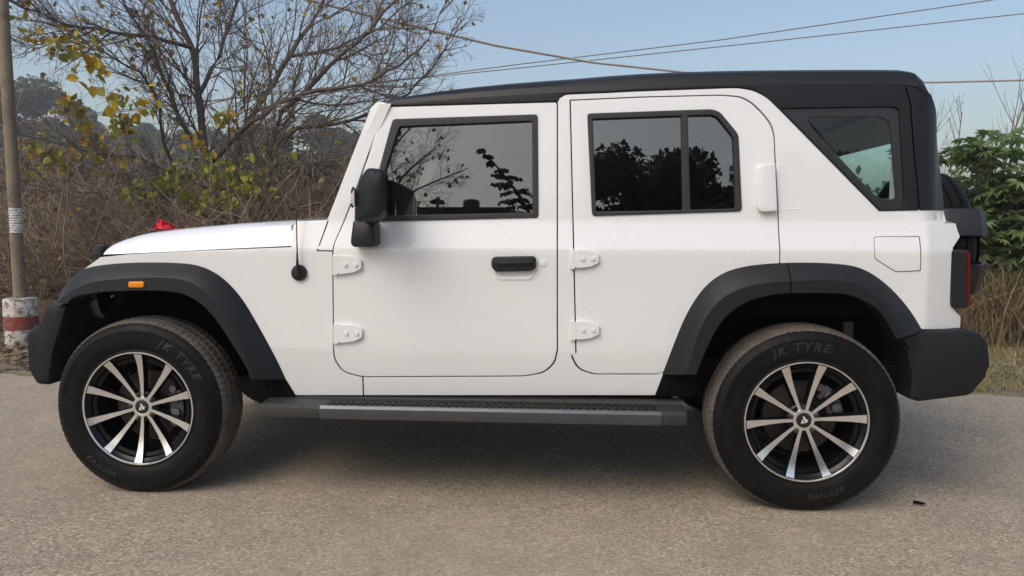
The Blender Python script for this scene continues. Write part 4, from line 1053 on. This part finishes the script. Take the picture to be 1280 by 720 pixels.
for i, (px, dep, s) in enumerate(((-20, 48, .98), (50, 52, 1.02), (130, 56, .88), (205, 60, .84), (285, 56, .78), (375, 50, .80), (440, 54, .74), (500, 60, .62))):
    leafy('far_tree', far[i % 3], wpos(px, dep*2.1), (s*2.5, s*2.5, s*2.05), i*1.1, flab[i], 'tree', 'far trees in the haze', 'forest')

# a far-off belt of woodland all round the horizon, one mass
rg_ = np.random.default_rng(5); V = []
for a_ in np.arange(0, 360, 1.25):
    for _ in range(2):
        g = math.radians(a_+rg_.uniform(-.6, .6)); dist = rg_.uniform(122, 142); hh = rg_.uniform(4.0, 8.5)*(1+.25*math.sin(g*5)); rad = rg_.uniform(2.2, 4.2); per = 110
        c = np.array([math.sin(g)*dist, math.cos(g)*dist, 0]); n = rg_.normal(size=(per, 3)); n /= np.linalg.norm(n, axis=1)[:, None]
        p = c+n*np.array([rad, rad, hh*.52])*(rg_.random((per, 1))**.35)+np.array([0, 0, hh*.5])
        u = rg_.normal(size=(per, 3)); u /= np.linalg.norm(u, axis=1)[:, None]; v = np.cross(u, rg_.normal(size=(per, 3))); v /= np.linalg.norm(v, axis=1)[:, None]
        sz = rg_.uniform(.35, .95, (per, 1)); V.append(np.stack([p-u*sz, p-v*sz*.6, p+u*sz, p+v*sz*.6], 1).reshape(-1, 3))
V = np.concatenate(V); V[:, 2] = np.maximum(V[:, 2], .02)
me = bpy.data.meshes.new('far_woods'); me.from_pydata(V.tolist(), [], np.arange(len(V)).reshape(-1, 4).tolist())
tag(link('far_woods', me, 'forest'), kind='stuff')
# --- castor plants on the right
def castor_leaf(mb, p, d, s):
    up_ = Vector((0, 0, 1))*.8+rvec()*.5; x = (d-up_*d.dot(up_)/up_.length_squared).normalized(); n = up_.normalized(); w = n.cross(x)
    lob = 8; pts = [p]; 
    for k in range(lob*2+1):
        g = R(-145)+R(290)*k/(lob*2); tip = k % 2 == 1; L = s*(1-.32*abs(g)/2.5)*(1.0 if tip else .56)
        pts.append(p+(x*math.cos(g)+w*math.sin(g))*L-n*(.28*L if tip else -.02*s))
    mb.add(pts, [(0, 1+k, 2+k) for k in range(lob*2)])
def castor(px, dep, h, n, label, lean=0.):
    b0 = wpos(px, dep); e = empty('castor_plant', b0); tag(e, label, 'plant', 'castor plants by the road')
    stem = MB(); lf = MB(); sk_ = MB(); heads = []
    for k in range(7):
        d = Vector((rng.normal()*.28+lean, rng.normal()*.2, 1)); pts = path_from(b0+Vector((rng.normal()*.08, rng.normal()*.08, 0)), d, h*rng.uniform(.75, 1.06), 7, .08, .05)
        stem.tube(pts, [.018*(1-.08*i) for i in range(8)], 6); heads.append(pts)
        for q in range(3):
            i = int(rng.integers(2, 6)); dd = rot_about(Vector((0, 0, 1)), rand_perp(Vector((0, 0, 1))), R(rng.uniform(30, 65))); pp = path_from(pts[i], dd, h*rng.uniform(.18, .38), 4, .1, .12)
            stem.tube(pp, [.011, .010, .009, .008, .007], 5); heads.append(pp)
    for k in range(n):
        pts = heads[int(rng.integers(len(heads)))]; m_ = len(pts); i = m_-1 if rng.random() < .35 else int(rng.integers(m_//3, m_)); p = pts[i]
        a = rng.uniform(0, 2*math.pi); d = Vector((math.cos(a), math.sin(a), rng.uniform(-.1, .6))).normalized(); l = rng.uniform(.10, .26); q = p+d*l
        stem.tube([p, p+d*l*.55+Vector((0, 0, .02)), q], [.004, .0035, .003], 3); castor_leaf(lf, q, (d+Vector((0, 0, -.35))).normalized(), rng.uniform(.10, .19))
    for pts in heads[:3]:
        t = pts[-1]
        for k in range(34):
            g = rng.uniform(0, 6.3); z = rng.uniform(0, .15); r = .018*(1-z/.2); c = t+Vector((r*math.cos(g), r*math.sin(g), z)); leaf_card(lf, c, rvec(), rvec(), .022)
        stem.tube([t, t+Vector((0, 0, .15))], .004, 4)
    stem.build('stems', 'twig', e); lf.build('leaves', 'castor', e)
castor(1243, 8.0, 2.1, 820, 'tall castor plant with broad green palmate leaves behind the spare wheel')
castor(1308, 7.7, 1.75, 480, 'lower castor plant cut by the right edge of the photo')
castor(1200, 8.8, 1.7, 380, 'castor plant half hidden behind the car rear corner')

rng = np.random.default_rng(44)
# bare sapling rising above the castor plants
def sapling(px, dep, h, label):
    b0 = wpos(px, dep); e = empty('bare_sapling', b0); tag(e, label, 'sapling', 'bare saplings above the castor plants'); mb = MB(); t_ = []
    for k in range(3):
        d = Vector((rng.normal()*.16, rng.normal()*.15, 1)); pts = path_from(b0, d, h*rng.uniform(.85, 1.05), 8, .05, .03)
        grow(mb, pts, .022, .005, 0, [(9, .30, 38, .10, .06, 5, .5), (3, .5, 30, .1, .08, 4, .3)], t_, 5)
    mb.build('branches', 'paletwig', e)
sapling(1216, 8.6, 3.05, 'bare thin sapling with upright twigs above the green castor leaves'); sapling(1190, 9.5, 2.8, 'bare thin sapling just clear of the black rear roof corner')

# brick house far right
def wall_mat(name, a, b):
    m = N(name); c = m.coord(); f = m.noise(c, 1.2, 5); m.bsdf(m.mix(f, a, b), .9, 0, m.bump(m.noise(c, 20, 3), .3, .02)); return m.m
M['plaster'] = wall_mat('pink_plaster', (.42, .27, .20), (.52, .38, .30)); M['whitewash'] = wall_mat('whitewash', (.55, .54, .52), (.66, .65, .62))
hb = wpos(1400, 30); house = empty('plastered_house', hb); tag(house, 'low pink plastered house glimpsed between the castor leaves', 'house')
mb = MB(); mb.box((-5.5, 0, 0), (7, 6, 2.6)); o = mb.build('wall', 'plaster', None); o.parent = house
mb = MB(); mb.box((-5.8, -.4, 2.6), (7.3, 6.4, 2.78)); o = mb.build('roof', 'whitewash', None); o.parent = house
for k in range(4):
    x = -4.6+k*2.6; mb = MB(); mb.box((x, -.05, .9), (x+1.1, .0-.004, 2.1)); o = mb.build('window', 'dark', None); o.parent = house

# --- dry stalk clumps at right and grass verge
def stalk_mesh(n, w, h, seed):
    rg_ = np.random.default_rng(seed); mb = MB()
    for _ in range(n):
        p = Vector((rg_.normal()*w, rg_.normal()*w*.6, 0)); d = Vector((rg_.normal()*.35, rg_.normal()*.35, 1)).normalized(); L = h*rg_.uniform(.4, 1.15); b = Vector((rg_.normal(), rg_.normal(), -.2))*L*.22
        s = Vector((rg_.normal(), rg_.normal(), 0)).normalized()*rg_.uniform(.003, .008)
        q = [p, p+d*L*.5+b*.2, p+d*L*.85+b*.8, p+d*L+b*1.6]
        mb.loft([[q[0]-s, q[0]+s], [q[1]-s*.9, q[1]+s*.9], [q[2]-s*.6, q[2]+s*.6], [q[3], q[3]+s*.15]])
    return mb.mesh('dry_stalks')
stk = [stalk_mesh(1500, .42, .85, 50+k) for k in range(2)]
for me in stk: me.materials.append(M['straw'])
sl = ['straw coloured clump of dry stalks left end, just behind the tail lamp', 'clump of dry stalks behind the rear bumper corner', 'clump of dry stalks under the tall castor plant', 'clump of dry stalks at the right edge of the photo', 'taller dry stalks in the back row behind the tail lamp', 'taller dry stalks in the back row at the right edge']
for i, (px, dep, s) in enumerate(((1165, 8.4, 1.0), (1205, 7.9, 1.0), (1240, 8.0, .95), (1290, 7.7, 1.0), (1200, 9.4, 1.35), (1270, 9.2, 1.35))):
    o = bpy.data.objects.new('dry_stalk_clump', stk[i % 2]); COL.objects.link(o); o.location = wpos(px, dep); o.rotation_euler = (0, 0, i*2.1); o.scale = (s, s, s)
    tag(o, sl[i], 'dry clump', 'dry stalk clumps on the verge')
def blades(n, area, hmin, hmax, name, mat):
    V = []; Fc = []
    x = rng.uniform(area[0], area[1], n); y = area[2]+(area[3]-area[2])*rng.random(n)**1.3
    keep = np.sin(x*2.1+1)*np.sin(y*2.7)+np.sin(x*5.3+y*4)*.6+rng.normal(size=n)*.7 > -.35
    mb = MB()
    for X, Y in zip(x[keep], y[keep]):
        h = rng.uniform(hmin, hmax); d = Vector((rng.normal()*.5, rng.normal()*.5, 1)).normalized(); s = Vector((rng.normal(), rng.normal(), 0)).normalized()*rng.uniform(.002, .005); b = Vector((rng.normal(), rng.normal(), -.3))*h*.35; p = Vector((X, Y, 0))
        mb.add([p-s, p+s, p+d*h*.6+s*.7, p+d*h*.6-s*.7, p+d*h+b], [(0, 1, 2, 3), (3, 2, 4)])
    return tag(mb.build(name, mat), kind='stuff')
blades(30000, (1.9, 6.5, 2.45, 7.5), .03, .13, 'grass', 'grass')
blades(9000, (-9, 1.9, 2.75, 7.5), .03, .12, 'grass', 'straw')
mb = MB()
for _ in range(9000):
    x = rng.uniform(-9, 1.5); y = 2.5+2.6*rng.random()**.8
    leaf_card(mb, Vector((x, y, .006+rng.random()*.035)), Vector((rng.normal(), rng.normal(), rng.normal()*.25)), Vector((rng.normal()*.4, rng.normal()*.4, 1)), rng.uniform(.03, .075))
for _ in range(700):
    x = rng.uniform(1.5, 6); y = 2.45+3*rng.random(); leaf_card(mb, Vector((x, y, .03)), Vector((rng.normal(), rng.normal(), .1)), Vector((rng.normal()*.4, rng.normal()*.4, 1)), rng.uniform(.03, .06))
tag(mb.build('leaf_litter', 'litter'), kind='stuff')
# one dead leaf on the road near the rear wheel
p = CAM+(FW+RT*((1147-640)/FPX)+UP*((360-632)/FPX))*1.0; t = CAM.z/(CAM.z-p.z); p = CAM+(p-CAM)*t; p.z = .006
mb = MB(); leaf_card(mb, Vector((-.02, 0, .002)), Vector((1, .2, .05)), Vector((0, .2, 1)), .045, .5); leaf_card(mb, Vector((.0, -.008, .003)), Vector((.5, -.6, .25)), Vector((0, .2, 1)), .03, .6)
o = mb.build('fallen_leaf', 'dark'); o.location = p; tag(o, 'dark curled dead leaf lying on the asphalt right of the rear wheel', 'leaf')

# ================================================================== behind the camera: what the windows mirror
tb = Vector((-4.3, -11.9, 0)); t2 = empty('bare_tree', tb); tag(t2, 'bare twiggy tree seen mirrored in the front door window, left side', 'tree')
tr = MB(); cr = MB(); tips = []
for q, r0, r1 in (([(-4.3, 0), (-4.2, 2.2), (-4.0, 3.8), (-3.7, 5.2), (-3.3, 6.6)], .11, .02), ([(-4.2, 2.2), (-3.5, 3.7), (-2.9, 4.6), (-2.3, 5.3)], .06, .012), ([(-4.1, 3.0), (-3.4, 4.0), (-2.6, 4.5), (-1.6, 4.9)], .05, .008), ([(-4.2, 2.6), (-3.6, 3.3), (-2.9, 3.7), (-2.2, 3.9)], .04, .008), ([(-4.0, 3.8), (-3.5, 4.8), (-2.9, 5.7), (-2.4, 6.2)], .04, .008)):
    P_ = [Vector((x, -11.9+rng.normal()*.15, z)) for x, z in q]; n = len(P_); P_ = [Vector(p) for p in resample([tuple(p) for p in P_], 12)]
    tr.tube(P_, [r0+(r1-r0)*i/11 for i in range(12)], 7)
    grow(cr, P_[3:], r0*.3, r1*.6, 0, [(22, .35, 42, .03, .15, 6, .05), (8, .5, 40, .04, .2, 5, .1), (5, .55, 40, .05, .2, 4, .2)], tips, 4)
lf = MB()
for _ in range(160):
    t = tips[int(rng.integers(len(tips)))]; leaf_card(lf, t[2], rvec()+Vector((0, 0, -.8)), rvec(), rng.uniform(.06, .12))
tr.build('trunk', 'bark', t2, True); cr.build('crown', 'twig', t2); lf.build('leaves', 'bleaf', t2)
# drooping conifer
c0 = Vector((.35, -14.8, 0)); t3 = empty('drooping_conifer', c0); tag(t3, 'dark conifer with a drooping leaning top mirrored in the front door window', 'tree')
tr = MB(); lf = MB()
def frond(p, d, L, s):
    n = max(3, int(L/.07))
    for k in range(n):
        t = (k+.5)/n; q = p+d*(L*t)+Vector((0, 0, -.12*L*t*t))
        for _ in range(4): leaf_card(lf, q+rvec()*.02, (rvec()*.55+Vector((0, 0, -1))*.8+d*.3), rvec(), s*rng.uniform(.7, 1.3))
stem = [Vector(p) for p in resample([(.35, -14.8, 0), (.1, -14.8, 2.4), (-.25, -14.8, 4.2), (-.8, -14.8, 5.1), (-1.35, -14.8, 5.8), (-1.7, -14.8, 6.15)], 30)]
tr.tube(stem, [.13*(1-.9*i/29) for i in range(30)], 7)
for i in range(8, 30):
    L = max(.12, 1.9*(1-i/29)**.8)
    for _ in range(7 if i < 22 else 5):
        a = rng.uniform(0, 6.28); d = Vector((math.cos(a), math.sin(a)*.8, rng.uniform(-.25, .2))).normalized(); l = L*rng.uniform(.5, 1.1)
        tr.tube([stem[i], stem[i]+d*l*.5, stem[i]+d*l+Vector((0, 0, -.12*l))], [.012, .008, .003], 3); frond(stem[i], d, l, .085)
tr.build('trunk', 'bark', t3, True); lf.build('crown', 'needle', t3)
bush = [crown_mesh(60, 1.9, 4.5, 30000, .085, 71+k, .02) for k in range(2)]
bl_ = ['leafy tree mirrored low at the left of the rear door window', 'tallest leafy tree mirrored in the middle of the rear door window', 'leafy tree mirrored behind the narrow rear pane of the door', 'leafy tree mirrored at the far right beyond the rear door window']
for i, (x, y, s_) in enumerate(((1.3, -12.3, 1.0), (2.6, -12.0, 1.13), (3.9, -12.2, 1.09), (5.6, -12.4, 1.05))):
    leafy('leafy_tree', bush[i % 2], Vector((x, y, 0)), s_, i*1.7, bl_[i], 'tree', 'leafy trees mirrored in the windows', 'forest')
hb = Vector((-4.6, -30, 0)); e = empty('flat_roofed_house', hb); tag(e, 'flat roofed house with a rooftop tank mirrored low in the front door window', 'house')
mb = MB(); mb.box((-1.6, -6, 0), (2.4, 0, 7.85)); o = mb.build('wall', 'whitewash', None); o.parent = e
mb = MB(); mb.box((-1.75, -6.1, 7.85), (2.55, .1, 8.15)); o = mb.build('parapet', 'dark', None); o.parent = e
mb = MB(); mb.tube([(.55, -1.5, 8.15), (.55, -1.5, 8.78), (.55, -1.5, 8.84)], [.40, .40, .33], 18, True); o = mb.build('water_tank', 'plastic2', None, True); o.parent = e
for k in range(2):
    mb = MB(); mb.box((-1.0+k*1.8, .005, 5.2), (-.1+k*1.8, .03, 6.5)); o = mb.build('window', 'dark', None); o.parent = e
lp_ = Vector((-3.62, -19.8, 0)); e = empty('street_lamp', lp_); tag(e, 'slim street lamp with an umbrella shaped top mirrored in the front door window', 'lamp')
mb = MB(); mb.tube([(0, 0, 0), (0, 0, 6.0)], .04, 8); o = mb.build('post', 'dark', None, True); o.parent = e
mb = MB(); mb.tube([(0, 0, 5.97), (0, 0, 6.0), (0, 0, 6.07), (0, 0, 6.11)], [.25, .24, .12, .03], 16, True); o = mb.build('lamp_shade', 'dark', None, True); o.parent = e

# ================================================================== hazy winter air
m = bpy.data.materials.new('haze_air'); m.use_nodes = True; m.node_tree.nodes.clear()
o_ = m.node_tree.nodes.new('ShaderNodeOutputMaterial'); v_ = m.node_tree.nodes.new('ShaderNodeVolumePrincipled')
v_.inputs['Color'].default_value = (.965, .975, .985, 1); v_.inputs['Density'].default_value = .0017; v_.inputs['Anisotropy'].default_value = .2
m.node_tree.links.new(v_.outputs[0], o_.inputs['Volume']); M['haze'] = m
mb = MB(); mb.box((-150, -150, -1), (150, 150, 27)); tag(mb.build('haze', 'haze'), kind='stuff')

# loose grit on the road
mb = MB()
for _ in range(260):
    x = rng.uniform(-4, 4); y = rng.uniform(-2.2, 2.3); r = rng.uniform(.003, .008)
    vs = [(x+r*rng.uniform(.6, 1.2)*a, y+r*rng.uniform(.6, 1.2)*b, .004+max(0, r*.9*c)) for a, b, c in ((1, 0, .1), (0, 1, .1), (-1, 0, .1), (0, -1, .1), (.1, .1, 1), (0, 0, 0))]
    mb.add(vs, [(0, 1, 4), (1, 2, 4), (2, 3, 4), (3, 0, 4)])
tag(mb.build('gravel_grit', 'grit'), kind='stuff')
